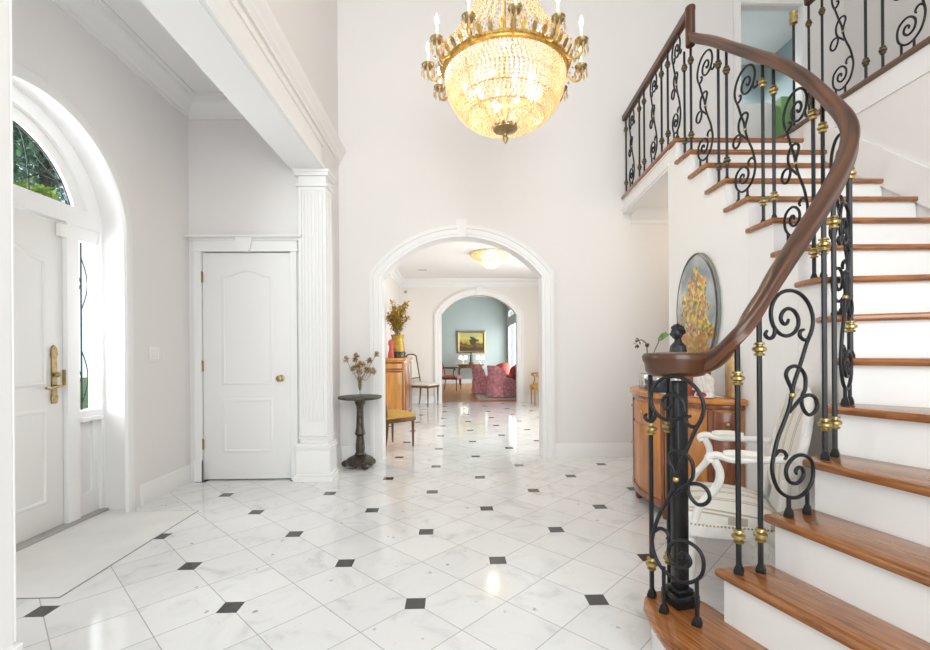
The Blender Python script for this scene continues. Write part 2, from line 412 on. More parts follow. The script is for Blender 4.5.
def arch_wall(mb, axis, u0, u1, z0, z1, arch, w0, w1, mi=0):
    """wall slab from u0..u1, z0..z1, thickness w0..w1, with an opening from the floor under the arch points"""
    P = (lambda u, w, z: (u, w, z)) if axis == 'x' else (lambda u, w, z: (w, u, z))
    def bx(a, b, c, d):
        p, q = P(a, w0, c), P(b, w1, d)
        mb.box([min(p[i], q[i]) for i in range(3)], [max(p[i], q[i]) for i in range(3)], mi)
    ua, ub = arch[0][0], arch[-1][0]
    bx(u0, ua, z0, z1); bx(ub, u1, z0, z1)
    for (a, za), (b, zb) in zip(arch, arch[1:]):
        vs = [P(a,w0,za),P(b,w0,zb),P(b,w0,z1),P(a,w0,z1),P(a,w1,za),P(b,w1,zb),P(b,w1,z1),P(a,w1,z1)]
        mb.add(vs, [(0,1,2,3),(5,4,7,6),(0,4,5,1),(3,2,6,7)], mi)

# ------------------------------------------------------------------ setting: floors, walls, ceilings
XB = -1.28      # wall over the beam
XL = -2.52      # entrance wall
XR = 2.94       # wall beside the stairs
Y1 = 5.2        # wall with the near arch
Y2 = 10.9       # wall with the far arch
struct(MB().box((-2.9,-2.2,-.1),(4.6,11.1,0)).build('floor', M['floor'], smooth=0))
struct(MB().box((-2.4,11.1,-.1),(2.4,17.8,0)).build('floor_living_room', M['planks'], smooth=0))
struct(MB().box((-2.78,2.35,0),(-1.985,3.60,.004)).build('trim_1', M['mark_slab'], smooth=0), 'pale marble threshold slab set in the floor before the front door', 'threshold')
b = MB()
g = .005
for p, q in (((-2.5,2.35-g),(-1.985,2.35)), ((-1.985,2.35-g),(-1.985+g,3.60+g)), ((-2.5,3.60),(-1.985,3.60+g))): b.box((*p,0),(*q,.0035))
struct(b.build('trim_2', mat('grout', (.30,.29,.28), .7), smooth=0))

A1 = seg_arch(.103, .912, 2.065, .453)
A2 = seg_arch(.617, .905, 2.085, .475)
ZC = 5.6
# wall with the near arch; upstairs doorway at its right
b = MB(); arch_wall(b, 'x', XB-.2, XR, 0, 2.80, A1, Y1, Y1+.2)
b.box((XB-.2,Y1,2.80),(3.245,Y1+.2,ZC)); b.box((4.13,Y1,2.80),(4.7,Y1+.2,ZC)); b.box((3.245,Y1,5.27),(4.13,Y1+.2,ZC)); b.box((XR,Y1,0),(4.7,Y1+.2,2.80))
struct(b.build('wall_back', M['wall'], smooth=0))
# closet wall and its return
b = MB(); b.box((XL-.15,4.45,0),(-2.40,4.6,3.70)); b.box((-1.555,4.45,0),(XB-.005,4.6,3.26)); b.box((-1.555,4.45,3.26),(XB-.19,4.6,3.70)); b.box((-2.40,4.45,2.19),(-1.555,4.6,3.70))
b.box((XB-.12,4.6,0),(XB,Y1,3.26))
struct(b.build('wall_closet', M['wall'], smooth=0))
struct(MB().box((XL-.1,4.62,0),(XB-.12,4.64,3.7)).build('wall_closet_inside', M['wall'], smooth=0))
# upper wall over the beam, beam and its mouldings
struct(MB().box((XB-.18,-2.2,3.26),(XB,Y1,ZC)).build('wall_over_beam', M['wall'], smooth=0))
b = MB(); b.box((-1.53,-2.2,2.96),(-1.245,4.40,3.27))
struct(b.build('beam', M['trim'], smooth=0))
b = MB()
lower = [(0,0),(.028,0),(.034,.012),(.034,.035),(.018,.05),(.012,.075),(0,.08)]
b.sweep([(x, z+.0) for x, z in lower], [(-1.245,-2.2,2.965),(-1.245,4.44,2.965)])
crown = [(0,0),(.02,0),(.022,.03),(.045,.05),(.05,.085),(.085,.12),(.09,.15),(.0,.15)]
b.sweep(crown, [(XB,-2.2,3.34),(XB,Y1,3.34)])
b.sweep([(0,0),(.014,0),(.016,.02),(.0,.026)], [(-1.245,-2.2,3.20),(-1.245,4.44,3.20)])
struct(b.build('trim_3', M['trim'], smooth=40))
struct(MB().box((-2.95,-2.2,3.645),(XB-.15,4.6,3.80)).build('ceiling_entrance', M['ceil'], smooth=0))
struct(MB().box((XB-.2,-2.2,ZC),(4.7,Y1+.2,ZC+.1)).build('ceiling', M['ceil'], smooth=0))
cr = [(0,-.19),(.015,-.19),(.02,-.15),(.035,-.14),(.05,-.10),(.095,-.055),(.11,-.05),(.115,-.025),(.14,-.02),(.14,0),(0,0)]
b = MB(); b.sweep([(-x, z) for x, z in cr], [(XB-.12,4.45,3.645),(XL,4.45,3.645),(XL,-2.2,3.645)])
struct(b.build('trim_4', M['trim'], smooth=40))

# entrance wall with the round-headed opening
YC, RW = 2.855, .81
rnd = [(YC+RW*math.cos(PI-PI*i/36), 2.10+RW*math.sin(PI-PI*i/36)) for i in range(37)]
b = MB(); arch_wall(b, 'y', -2.2, 4.6, 0, 3.70, rnd, XL, XL-.27)
struct(b.build('wall_left', M['wall'], smooth=30))
b = MB()
path = [(XL, YC-RW, 0)]+[(XL, y, z) for y, z in rnd]+[(XL, YC+RW, 0)]
prof = [(0,0),(.0,.012),(.045,.014),(.05,.02),(.075,.018),(.085,.0)]
b.sweep([(x, y) for x, y in prof], path, up=(1,0,0))
struct(b.build('trim_5', M['trim'], smooth=40))
# rear wall behind the photographer, with a tall window added for fill light
b = MB(); yb = -2.2
b.box((-2.9,yb-.15,0),(-1.0,yb,ZC)); b.box((2.3,yb-.15,0),(4.7,yb,ZC)); b.box((-1.0,yb-.15,0),(2.3,yb,.5)); b.box((-1.0,yb-.15,5.2),(2.3,yb,ZC))
struct(b.build('wall_front', M['wall'], smooth=0))
w = MB()
for x in (-1.0, .1, 1.2, 2.24): w.box((x,yb-.1,.5),(x+.06,yb-.04,5.2))
for z in (.5, 2.0, 3.5, 5.14): w.box((-1.0,yb-.095,z),(2.3,yb-.045,z+.06))
wo = struct(w.build('added_window', M['trim'], smooth=0)); 
p = MB().box((-1.0,yb-.073,.5),(2.3,yb-.067,5.2)).build('pane', M['glass'], wo, smooth=0)
# right wall under the gallery, gallery deck, landing
struct(MB().box((XR,-2.2,0),(XR+.15,4.1,3.0)).build('wall_right', M['wall'], smooth=0))
struct(MB().box((XR+.02,-2.2,3.0),(4.6,4.12,3.09)).build('floor_gallery', M['gwood'], smooth=0))
struct(MB().box((4.55,-2.2,0),(4.7,Y1+.2,ZC)).build('wall_gallery', M['wall'], smooth=0))
b = MB(); b.sweep([(0,0),(.03,0),(.035,.02),(.03,.04),(0,.04)], [(XR,-2.2,3.09),(XR,4.12,3.09)], uv=True)
struct(MB().box((XR-.03,-2.2,3.085),(XR+.10,4.12,3.125)).build('trim_6', M['gwood'], bevel=.008))
struct(MB().box((XR-.012,-2.2,2.92),(XR+.02,4.12,3.085)).build('trim_7', M['trim'], smooth=0))
YL = 3.735; ZL = 2.975
EX = lambda y, o=0: 1.832+(y-YL)*.065+o       # open edge of the landing
def deck(o, y0, z0, z1): return MB().prism([(EX(y0,o),y0),(4.6,y0),(4.6,Y1),(EX(Y1,o),Y1)], z0, z1)
struct(deck(.03, YL+.03, 2.815, ZL-.034).build('floor_landing', M['trim'], smooth=0))
struct(deck(0, YL, ZL-.033, ZL).build('trim_8', M['tread'], bevel=.009))
b = MB()
for o, z0, z1 in ((.012,2.80,2.835),(.022,2.78,2.80),(.018,2.925,2.94)): b.add(*[(lambda t: (t.v, t.f))(MB().prism([(EX(YL+.16,o),YL+.16),(EX(YL+.16,.12),YL+.16),(EX(Y1,.12),Y1),(EX(Y1,o),Y1)], z0, z1))][0])
b.sweep([(0,-.15),(.02,-.15),(.025,-.11),(.05,-.09),(.08,-.03),(.10,-.02),(.10,0),(0,0)], [(2.04,Y1,2.815),(4.55,Y1,2.815)])
struct(b.build('trim_9', M['trim'], smooth=40))
struct(MB().box((4.0,3.9,0),(4.1,Y1,2.8)).build('wall_passage', M['wall'], smooth=0))
# upstairs room beyond the doorway
b = MB(); b.box((2.3,7.1,2.8),(5.0,7.2,5.7)); b.box((2.3,Y1+.2,2.8),(2.4,7.1,5.7)); b.box((4.9,Y1+.2,2.8),(5.0,7.1,5.7))
struct(b.build('wall_upstairs', M['bluegrey'], smooth=0))
struct(MB().box((2.3,Y1+.2,2.83),(5.0,7.2,2.975)).build('floor_upstairs', M['planks'], smooth=0))
struct(MB().box((2.3,Y1+.2,5.7),(5.0,7.2,5.8)).build('ceiling_upstairs', M['ceil'], smooth=0))
b = MB(); cas = [(0,0),(0,.018),(.03,.02),(.035,.028),(.075,.028),(.085,.012),(.085,0)]
b.sweep([(-x, y) for x, y in cas], [(4.13,Y1,2.976),(4.13,Y1,5.27),(3.245,Y1,5.27),(3.245,Y1,2.976)], up=(0,-1,0))
b.box((3.245,Y1-.002,2.976),(3.255,Y1+.2,5.27)); b.box((4.12,Y1-.002,2.976),(4.13,Y1+.2,5.27))
struct(b.build('door_3', M['trim'], smooth=40))

# hall between the arches
HL, HR, ZH = -1.26, 2.75, 2.94
struct(MB().box((HL-.12,Y1+.2,0),(HL,Y2,ZH)).build('wall_hall_left', M['hallwall'], smooth=0))
b = MB(); b.box((HR,Y1+.2,0),(HR+.12,6.2,ZH)); b.box((HR,9.2,0),(HR+.12,Y2,ZH)); b.box((HR,6.2,2.35),(HR+.12,9.2,ZH)); b.box((HR,6.2,0),(HR+.12,9.2,.25))
struct(b.build('wall_hall_right', M['hallwall'], smooth=0))
w = MB()
for y in (6.2,7.2,8.2,9.14): w.box((HR+.03,y,.25),(HR+.09,y+.06,2.35))
for z in (.25,2.29): w.box((HR+.03,6.2,z),(HR+.09,9.2,z+.06))
wo = struct(w.build('window_2', M['trim'], smooth=0)); MB().box((HR+.055,6.2,.25),(HR+.06,9.2,2.35)).build('pane', M['glass'], wo, smooth=0)
struct(MB().box((HL-.12,Y1+.2,ZH),(HR+.12,Y2+.2,ZH+.1)).build('ceiling_hall', M['ceil'], smooth=0))
b = MB(); arch_wall(b, 'x', -2.4, HR+.12, 0, 3.6, A2, Y2, Y2+.2)
struct(b.build('wall_hall_back', M['hallwall'], smooth=0))
b = MB(); b.sweep([(x, z) for x, z in cr], [(HL,Y1+.2,ZH),(HL,Y2,ZH),(HR,Y2,ZH),(HR,Y1+.2,ZH)])
struct(b.build('trim_10', M['trim'], smooth=40))
# arch casings
casing = [(0,0),(0,.02),(.03,.022),(.035,.03),(.10,.03),(.11,.04),(.155,.04),(.16,.0)]
def arch_casing(A, y, name, key=True, k=1.0):
    b = MB(); pth = [(A[0][0],y,0)]+[(u,y,z) for u,z in A]+[(A[-1][0],y,0)]
    b.sweep([(-x*k, d) for x, d in casing], pth, up=(0,-1,0))
    if key:
        cx = (A[0][0]+A[-1][0])/2; zt = max(z for u, z in A)
        vs = [(cx-.045,zt-.01),(cx+.045,zt-.01),(cx+.065,zt+.19),(cx-.065,zt+.19)]
        b.add([(x,y-.055,z) for x,z in vs]+[(x,y,z) for x,z in vs], [(0,1,2,3),(7,6,5,4),(0,4,5,1),(1,5,6,2),(2,6,7,3),(3,7,4,0)])
    return struct(b.build(name, M['trim'], smooth=40))
arch_casing(A1, Y1, 'trim_11', k=.82); arch_casing(A2, Y2, 'trim_12')
b = MB()
for A, y0, y1 in ((A1, Y1-.01, Y1+.21), (A2, Y2-.01, Y2+.21)):      # painted linings of both arches
    for s, X in ((1, A[0][0]), (-1, A[-1][0])): b.box((min(X, X+s*.008), y0, 0), (max(X, X+s*.008), y1, A[0][1]))
struct(b.build('trim_13', M['trim'], smooth=0))
# baseboards
bp = [(0,0),(.018,0),(.018,.115),(.012,.125),(.012,.15),(.004,.165),(0,.165)]
def base(name, pts): return struct(MB().sweep(bp, pts).build(name, M['trim'], smooth=40))
base('baseboard_back', [(1.147,Y1,0),(XR,Y1,0)][::1])
base('baseboard_back_left', [(XB,4.62,0),(XB,Y1,0),(-.94,Y1,0)])
base('baseboard_left', [(XL,YC+RW+.085,0),(XL,4.45,0),(-2.49,4.45,0)])
base('baseboard_hall_left', [(HL,Y1+.2,0),(HL,Y2,0),(-.45,Y2,0)])
base('baseboard_hall_right', [(1.69,Y2,0),(HR,Y2,0),(HR,Y1+.2,0)])

# living room shell
LZ = 3.3; LXL, LXR, LY = -2.3, 2.05, 17.5
b = MB(); b.box((LXL,LY,0),(LXR+.2,LY+.15,LZ)); struct(b.build('wall_living_room_back', M['blue'], smooth=0))
struct(MB().box((LXL-.12,Y2+.2,0),(LXL,LY,LZ)).build('wall_living_room_left', M['blue'], smooth=0))
b = MB(); b.box((LXR,Y2+.2,0),(LXR+.15,14.2,LZ)); b.box((LXR,17.2,0),(LXR+.15,LY,LZ)); b.box((LXR,14.2,0),(LXR+.15,17.2,.35)); b.box((LXR,14.2,2.2),(LXR+.15,17.2,2.45)); b.box((LXR,14.2,2.75),(LXR+.15,17.2,LZ))
struct(b.build('wall_living_room_right', M['blue'], smooth=0))
w = MB()
for y in (14.2,15.7,17.14):
    w.box((LXR+.02,y,.35),(LXR+.09,y+.06,2.2)); w.box((LXR+.02,y,2.45),(LXR+.09,y+.06,2.75))
for z in (.35,2.14,2.45,2.70): w.box((LXR+.02,14.2,z),(LXR+.09,17.2,z+.05))
wo = struct(w.build('window_3', M['trim'], smooth=0)); MB().box((LXR+.05,14.2,.35),(LXR+.056,17.2,2.75)).build('pane', M['glass'], wo, smooth=0)
struct(MB().box((LXL-.12,Y2+.2,LZ),(LXR+.2,LY+.15,LZ+.1)).build('ceiling_living_room', M['ceil'], smooth=0))
b = MB(); b.sweep(bp, [(LXL,Y2+.2,0),(LXL,LY,0),(LXR,LY,0),(LXR,Y2+.2,0)]); struct(b.build('baseboard_living_room', M['trim'], smooth=40))

# pilasters at both ends of the beam
def pilaster(name, x0, x1, y0, y1, front):
    b = MB(); d = .012
    b.box((x0,y0,.34),(x1,y1,2.96))
    b.box((x0-.03,y0-.035*(front<0),0),(x1+.03,y1+.035*(front>0),.29))
    rings = [(-.055,0,.05),(-.045,.05,.07),(-.035,.29,.31),(-.045,.31,.33),(-.03,.33,.36),(-.014,.40,.42),(-.02,2.80,2.83),(-.03,2.90,2.93),(-.04,2.93,2.96)]
    for e, z0, z1 in rings:
        b.box((x0+e,y0+e*(front<0),z0),(x1-e,y1-e*(front>0),z1))
    n = 5; wv = (x1-x0-.09)/n          # reeds between the flutes
    yf = y0 if front < 0 else y1
    for i in range(n+1):
        x = x0+.045+wv*i
        b.box((x-.010,min(yf,yf+front*.010),.58),(x+.010,max(yf,yf+front*.010),2.74))
    for (xa, xb) in ((x0,x0+.03),(x1-.03,x1)): b.box((xa+.0005,min(yf,yf+front*.010),.425),(xb-.0005,max(yf,yf+front*.010),2.795))
    b.box((x0+.03,min(yf,yf+front*.010),.425),(x1-.03,max(yf,yf+front*.010),.56)); b.box((x0+.03,min(yf,yf+front*.010),2.76),(x1-.03,max(yf,yf+front*.010),2.795))
    for xs, sx in ((x1, 1),):
        for i in range(2):
            y = y0+(y1-y0)*(i+.35)/2
            b.box((xs,y,.58),(xs+.005,y+.05,2.74))
    return struct(b.build(name, M['trim'], bevel=.003, seg=1))
pilaster('column_far', -1.465, -1.205, 4.405, 4.62, -1)
pilaster('column_near', -1.48, -1.215, .96, 1.295, 1)

# ------------------------------------------------------------------ doors
def panel_loop(mb, pts, y, axis, out):
    """raised moulding around a panel outline given as (u,z); plane w=y; out = direction of relief"""
    up = (0, out, 0) if axis == 'x' else (out, 0, 0)
    P = [((u, y, z) if axis == 'x' else (y, u, z)) for u, z in pts]
    mb.sweep([(-.016,0),(-.012,.007),(0,.010),(.008,.006),(.016,.0)], P, up=up, closed=True)
def arched(u0, u1, z0, z1, rise, n=16):
    """panel with an ogee-eyebrow head"""
    top = []
    for i in range(n+1):
        t = i/n; top.append((u1+(u0-u1)*t, z1+rise*(.5-.5*math.cos(2*PI*t))))
    return [(u0,z0),(u1,z0)]+top
d2 = struct(MB().box((-2.395,4.455,.012),(-1.560,4.495,2.182)).build('door_2', M['door'], bevel=.003), 'white two-panel closet door with a round brass knob', 'door')
b = MB()
panel_loop(b, arched(-2.20,-1.745,.93,1.955,.06), 4.455, 'x', -1); panel_loop(b, [(-2.20,.28),(-1.745,.28),(-1.745,.77),(-2.20,.77)], 4.455, 'x', -1)
ins = MB()
b.build('panel_moulding', M['door'], d2, smooth=50)
kb = MB(); kb.lathe([(.033,0),(.033,.006),(.012,.012),(.010,.035),(.026,.045),(.031,.058),(.026,.072),(.01,.078)], (0,0,0), 20)
kb.v = [(-1.657+x, 4.455-z, .975+y) for x, y, z in kb.v]; kb.build('door_knob', M['oldbrass'], d2)
for z in (.35,1.1,1.95):
    h = MB(); h.box((-2.413,4.436,z-.05),(-2.391,4.456,z+.05)); h.tube([(-2.402,4.440,z-.055),(-2.402,4.440,z+.055)], .006); h.build('hinge', M['oldbrass'], d2)
b = MB(); cs = [(0,0),(0,.016),(.03,.018),(.035,.026),(.05,.026),(.06,.012),(.06,0)]
for x, s in ((-2.40,-1),(-1.555,1)):
    b.box((min(x,x+s*.062),4.428,0),(max(x,x+s*.062),4.45,2.19)); b.box((min(x+s*.05,x+s*.062),4.42,0),(max(x+s*.05,x+s*.062),4.43,2.19)); b.box((min(x,x+s*.075),4.418,0),(max(x,x+s*.075),4.45,.20))
b.box((-2.465,4.425,2.19),(-1.49,4.45,2.30))
b.sweep([(0,0),(.02,0),(.03,.02),(.05,.03),(.055,.045),(0,.045)], [(-2.47,4.45,2.29),(-2.47,4.425,2.29),(-1.485,4.425,2.29),(-1.485,4.45,2.29)])
b.sweep([(0,0),(.012,0),(.012,.018),(0,.018)], [(-2.465,4.45,2.19),(-2.465,4.425,2.19),(-1.49,4.425,2.19),(-1.49,4.45,2.19)])
vs = [(-2.035,2.185),(-1.925,2.185),(-1.90,2.335),(-2.06,2.335)]
b.add([(x,4.385,z) for x,z in vs]+[(x,4.45,z) for x,z in vs], [(0,1,2,3),(7,6,5,4),(0,4,5,1),(1,5,6,2),(2,6,7,3),(3,7,4,0)])
struct(b.build('trim_14', M['trim'], smooth=40))

XD = -2.77      # plane of the front door
d1 = struct(MB().box((XD-.045,2.375,.02),(XD,3.325,2.155)).build('door_1', M['door'], bevel=.003), 'white panelled front door with tall brass lever plate', 'door')
b = MB(); panel_loop(b, arched(2.52,3.18,1.02,1.86,.085), XD, 'y', 1); panel_loop(b, [(2.52,.22),(3.18,.22),(3.18,.84),(2.52,.84)], XD, 'y', 1)
b.build('panel_moulding', M['door'], d1, smooth=50)
hp = MB()
pl = [(-.02,-.19),(.02,-.19),(.026,-.15),(.02,-.12),(.02,.12),(.026,.15),(.02,.19),(.0,.215),(-.02,.19),(-.026,.15),(-.02,.12),(-.02,-.12),(-.026,-.15)]
n = len(pl); hp.add([(XD+.001,3.245+u,1.07+z) for u,z in pl]+[(XD+.012,3.245+u,1.07+z) for u,z in pl], [tuple(range(n)), tuple(range(n,2*n))]+[(i,(i+1)%n,n+(i+1)%n,n+i) for i in range(n)])
hp.build('lever_plate', M['oldbrass'], d1, smooth=0)
lv = MB(); lv.tube([(XD+.01,3.245,1.0),(XD+.06,3.245,1.0),(XD+.065,3.235,1.0),(XD+.065,3.14,.99),(XD+.06,3.12,.995)], .009); lv.ball((XD+.03,3.245,1.08), .018, 12); lv.build('lever_handle', M['oldbrass'], d1)
lk = MB(); lk.box((XD-.02,3.318,1.0),(XD+.016,3.335,1.11)); lk.build('latch_plate', M['oldbrass'], d1)
struct(MB().box((XD-.05,2.03,0),(XD+.07,3.66,.018)).build('trim_16', M['grille'], bevel=.005))
# frame around the door: mullions, transom, sidelight and fanlight
b = MB()
for y0, y1 in ((2.285,2.37),(3.33,3.435),(2.035,2.07),(3.64,3.665)): b.box((XD-.07,y0,0),(XD+.03,y1,2.16))
b.box((XD-.07,2.045,2.16),(XD+.035,3.665,2.285))
for y0, y1 in ((2.07,2.285),(3.435,3.64)):
    b.box((XD-.06,y0,0),(XD+.005,y1,.18)); b.box((XD-.06,y0,.72),(XD+.02,y1,.80)); b.box((XD-.05,y0,.18),(XD-.02,y1,.72)); b.box((XD-.06,y0,2.06),(XD+.01,y1,2.16))
    b.box((XD-.06,y0,.18),(XD+.0,y0+.05,.72)); b.box((XD-.06,y1-.05,.18),(XD+.0,y1,.72))
    b.box((XD-.05,y0,.72),(XD+.05,y1,.75))
# fan surround between the glass and the reveal, stepped
for (ra, rb, x0, x1) in ((.60,.68,XD-.036,XD+.0),(.68,.83,XD-.06,XD+.03)):
    N_ = 36
    for i in range(N_):
        a0, a1 = PI*i/N_, PI*(i+1)/N_
        q = []
        for a, r in ((a0,ra),(a0,rb),(a1,rb),(a1,ra)):
            q.append((YC+r*math.cos(a), max(2.20, 2.13+r*math.sin(a))))
        b.add([(x0,y,z) for y,z in q]+[(x1,y,z) for y,z in q], [(0,1,2,3),(7,6,5,4),(0,4,5,1),(1,5,6,2),(2,6,7,3),(3,7,4,0)])
struct(b.build('trim_15', M['trim'], smooth=30))
fan = [(YC+.6*math.cos(PI*i/30), 2.13+.6*math.sin(PI*i/30)) for i in range(31) if 2.13+.6*math.sin(PI*i/30) > 2.28]
fan = [(YC+.583,2.28)]+fan+[(YC-.583,2.28)]
g1 = MB(); n = len(fan); g1.add([(XD-.03,y,z) for y,z in fan]+[(XD-.034,y,z) for y,z in fan], [tuple(range(n)), tuple(range(n,2*n))])
w4 = struct(g1.build('window_4', M['glass'], smooth=0), 'leaded half-round fanlight over the front door', 'window')
cm = MB(); xx = XD-.028
cm.tube([(xx,y,z) for y,z in fan], .006, 6)
for s in (-1, 1):
    cm.tube([(xx,YC+s*(.05+.5*math.sin(t*PI/10)*1.0), 2.28+.44*(t/5)) for t in range(6)], .004, 6)
    cm.tube([(xx,YC+s*(.16+.09*math.cos(PI*t/10)), 2.28+.42*math.sin(PI*t/10)*1.0+0*t) for t in range(6)], .004, 6)
    cm.tube([(xx,YC+s*(.58-.10*math.sin(PI*t/10)), 2.29+.27*t/10) for t in range(11)], .004, 6)
    cm.tube([(xx,YC+s*(.52-.11*math.sin(PI*t/10)-.20*t/10), 2.44+.22*t/10) for t in range(11)], .004, 6)
cm.tube([(xx,YC-.5,2.45),(xx,YC+.5,2.45)], .004, 6)
cm.build('lead_came', M['lead'], w4)
for nm, y0, y1, lb in (('window_5',3.485,3.60,'narrow leaded sidelight right of the front door'),('window_6',2.10,2.25,'narrow leaded sidelight left of the front door')):
    sd = struct(MB().box((XD-.034,y0-.05,.80),(XD-.03,y1+.04,2.06)).build(nm, M['glass'], smooth=0), lb, 'window')
    cm = MB(); ym = (y0+y1)/2
    for y in (ym-.02,): cm.tube([(XD-.028,y,.80),(XD-.028,y,2.06)], .006, 6)
    for z in (1.05,1.75): cm.tube([(XD-.028,ym-.08,z-.14),(XD-.028,ym-.02,z),(XD-.028,ym-.08,z+.14)], .004, 6); cm.tube([(XD-.028,ym-.02+.06*math.sin(t*PI/10),z-.2+.04*t) for t in range(11)], .004, 6)
    cm.build('lead_came', M['lead'], sd)
tag(MB().box((XD+.001,3.27,2.05),(XD+.035,3.335,2.14)).build('alarm_contact', M['switch'], bevel=.006), 'small white sensor box on the top corner of the front door', 'sensor')
sw = tag(MB().box((XL,3.86,1.155),(XL+.007,4.02,1.28)).build('light_switch', M['switch'], bevel=.004), 'white switch plate with three rockers beside the closet corner', 'switch')
for i in range(3):
    y = 3.897+i*.043; MB().box((XL+.006,y-.013,1.18),(XL+.012,y+.013,1.255)).build('rocker', M['switch'], sw, bevel=.002)
b = MB(); b.box((-.75,9.54,ZH-.012),(-.53,9.66,ZH)); vt = tag(b.build('ceiling_vent', M['trim'], bevel=.002), 'small slotted air vent in the hall ceiling', 'vent')
b = MB(); [b.box((-.735,9.555+.019*i,ZH-.016),(-.545,9.564+.019*i,ZH-.011)) for i in range(5)]; b.build('slats', M['grille'], vt, smooth=0)
b = MB(); b.lathe([(.035,0),(.035,.02),(.022,.03),(.01,.034)], (0,0,0), 16); b.v = [(-1.12+x, Y2-z, 2.64+y) for x,y,z in b.v]
tag(b.build('motion_detector', M['grille']), 'little grey sensor high in the corner of the hall', 'sensor')

# ------------------------------------------------------------------ staircase
R_ = .195
def ZK(k): return R_*k if k <= 4 else .78+(k-4)*.1995
Fp = {2:(.985,1.725),3:(1.19,1.745),4:(1.395,1.81),5:(1.575,1.915),6:(1.70,2.005),7:(1.768,2.095),8:(1.803,2.225),9:(1.82,2.385),10:(1.826,2.575),
      11:(1.83,2.805),12:(1.828,3.035),13:(1.828,3.265),14:(1.828,3.5),15:(1.825,3.735)}
ang = {2:-72,3:-76,4:-76,5:-66,6:-46,7:-26,8:-9,9:-1}
Ln = {2:1.15,3:1.15,4:1.15,5:1.2,6:1.2,7:1.17,8:1.11}
def outer(k):
    if k >= 9: return (XR-.005, Fp[k][1]-(.02 if k == 9 else 0))
    a = math.radians(ang[k]); return (Fp[k][0]+Ln[k]*math.cos(a), Fp[k][1]+Ln[k]*math.sin(a))
def shrink(p, q, d):
    """move p towards q by d"""
    v = V((q[0]-p[0], q[1]-p[1])); v.normalize(); return (p[0]+v.x*d, p[1]+v.y*d)
st = thing('staircase', 'curved white staircase with oak treads rising to the landing', 'staircase', (1.2,1.9,0))
T1 = [(.733,1.50),(.736,1.62),(.742,1.74),(.757,1.83),(.79,1.895),(.845,1.935),(.91,1.945),(.975,1.915),(1.02,1.84),(1.05,1.74),(1.12,1.50),(1.2,1.2),(1.33,.70),(1.02,.55),(.86,.95),(.765,1.3)]
def carriage(poly, z1, z0=0): return MB().prism(poly, z0, z1)
def inset_poly(poly, d):
    """inward offset of a polygon"""
    n = len(poly); ar = sum(poly[i][0]*poly[(i+1)%n][1]-poly[(i+1)%n][0]*poly[i][1] for i in range(n)); sg = 1 if ar > 0 else -1
    out = []
    for i in range(n):
        a, b_, c = V(poly[i-1]), V(poly[i]), V(poly[(i+1)%n])
        d1 = (b_-a).normalized(); d2 = (c-b_).normalized(); n1 = V((-d1.y,d1.x))*sg; n2 = V((-d2.y,d2.x))*sg
        bs = n1+n2; bs = bs/max(.3, bs.dot(n1)) if bs.length > 1e-6 else n1
        out.append(tuple(b_+bs*d))
    return out
MB().prism(inset_poly(T1,.03), 0, R_-.03).build('riser', M['white'], st, smooth=30)
MB().prism(T1, R_-.032, R_, uvang=math.radians(-70)).build('tread', M['tread'], st, bevel=.011, seg=3)
for k in range(2, 15):
    p, q = V(Fp[k]), V(Fp[k+1]); t = (q-p).normalized()
    ext = tuple(q+t*.028) if k < 14 else tuple(q)
    po, qo = outer(k), outer(k+1)
    # rear edge a little behind the next nosing
    dn = V((qo[0]-q.x, qo[1]-q.y)).normalized(); bk = V((-dn.y, dn.x))*.04
    poly = [Fp[k], po, tuple(V(qo)+bk), ext]
    a = math.atan2(po[1]-Fp[k][1], po[0]-Fp[k][0])
    MB().prism(poly, ZK(k)-.032, ZK(k), uvang=a).build('tread', M['tread'], st, bevel=.011, seg=3)
    # carriage mass under the tread, its front is the riser; set in behind the nosing and the return
    df = V((po[0]-p.x, po[1]-p.y)).normalized(); ins_ = .028
    nb = V((-df.y, df.x))      # away from the nosing, up the flight
    ns = V((t.y, -t.x))        # into the tread
    a0 = p+nb*ins_+ns*ins_; a1 = V(po)+nb*ins_; b1 = V(qo)+V((-dn.y,dn.x))*ins_; b0 = q+V((-dn.y,dn.x))*ins_+ns*ins_
    MB().prism([tuple(a0),tuple(a1),tuple(b1),tuple(b0)], 0, ZK(k)-.03).build('riser', M['white'], st, smooth=0)
MB().box((1.857,3.763,0),(XR-.004,3.90,2.815)).build('end_wall', M['white'], st, smooth=0)
MB().box((1.86,3.757,ZK(14)-.03),(XR-.004,3.775,ZL-.034)).build('riser', M['white'], st, smooth=0)
n0 = MB(); pts = [(Fp[9][1]-.15, ZK(8)+.1),(3.75, ZK(14)+.1),(3.75, ZK(15)+.20),(Fp[9][1]-.15, ZK(9)+.12)]
n0.add([(XR-.018,y,z) for y,z in pts]+[(XR-.003,y,z) for y,z in pts], [(0,1,2,3),(7,6,5,4),(0,4,5,1),(1,5,6,2),(2,6,7,3),(3,7,4,0)])
n0.build('skirt_board', M['white'], st, smooth=0)

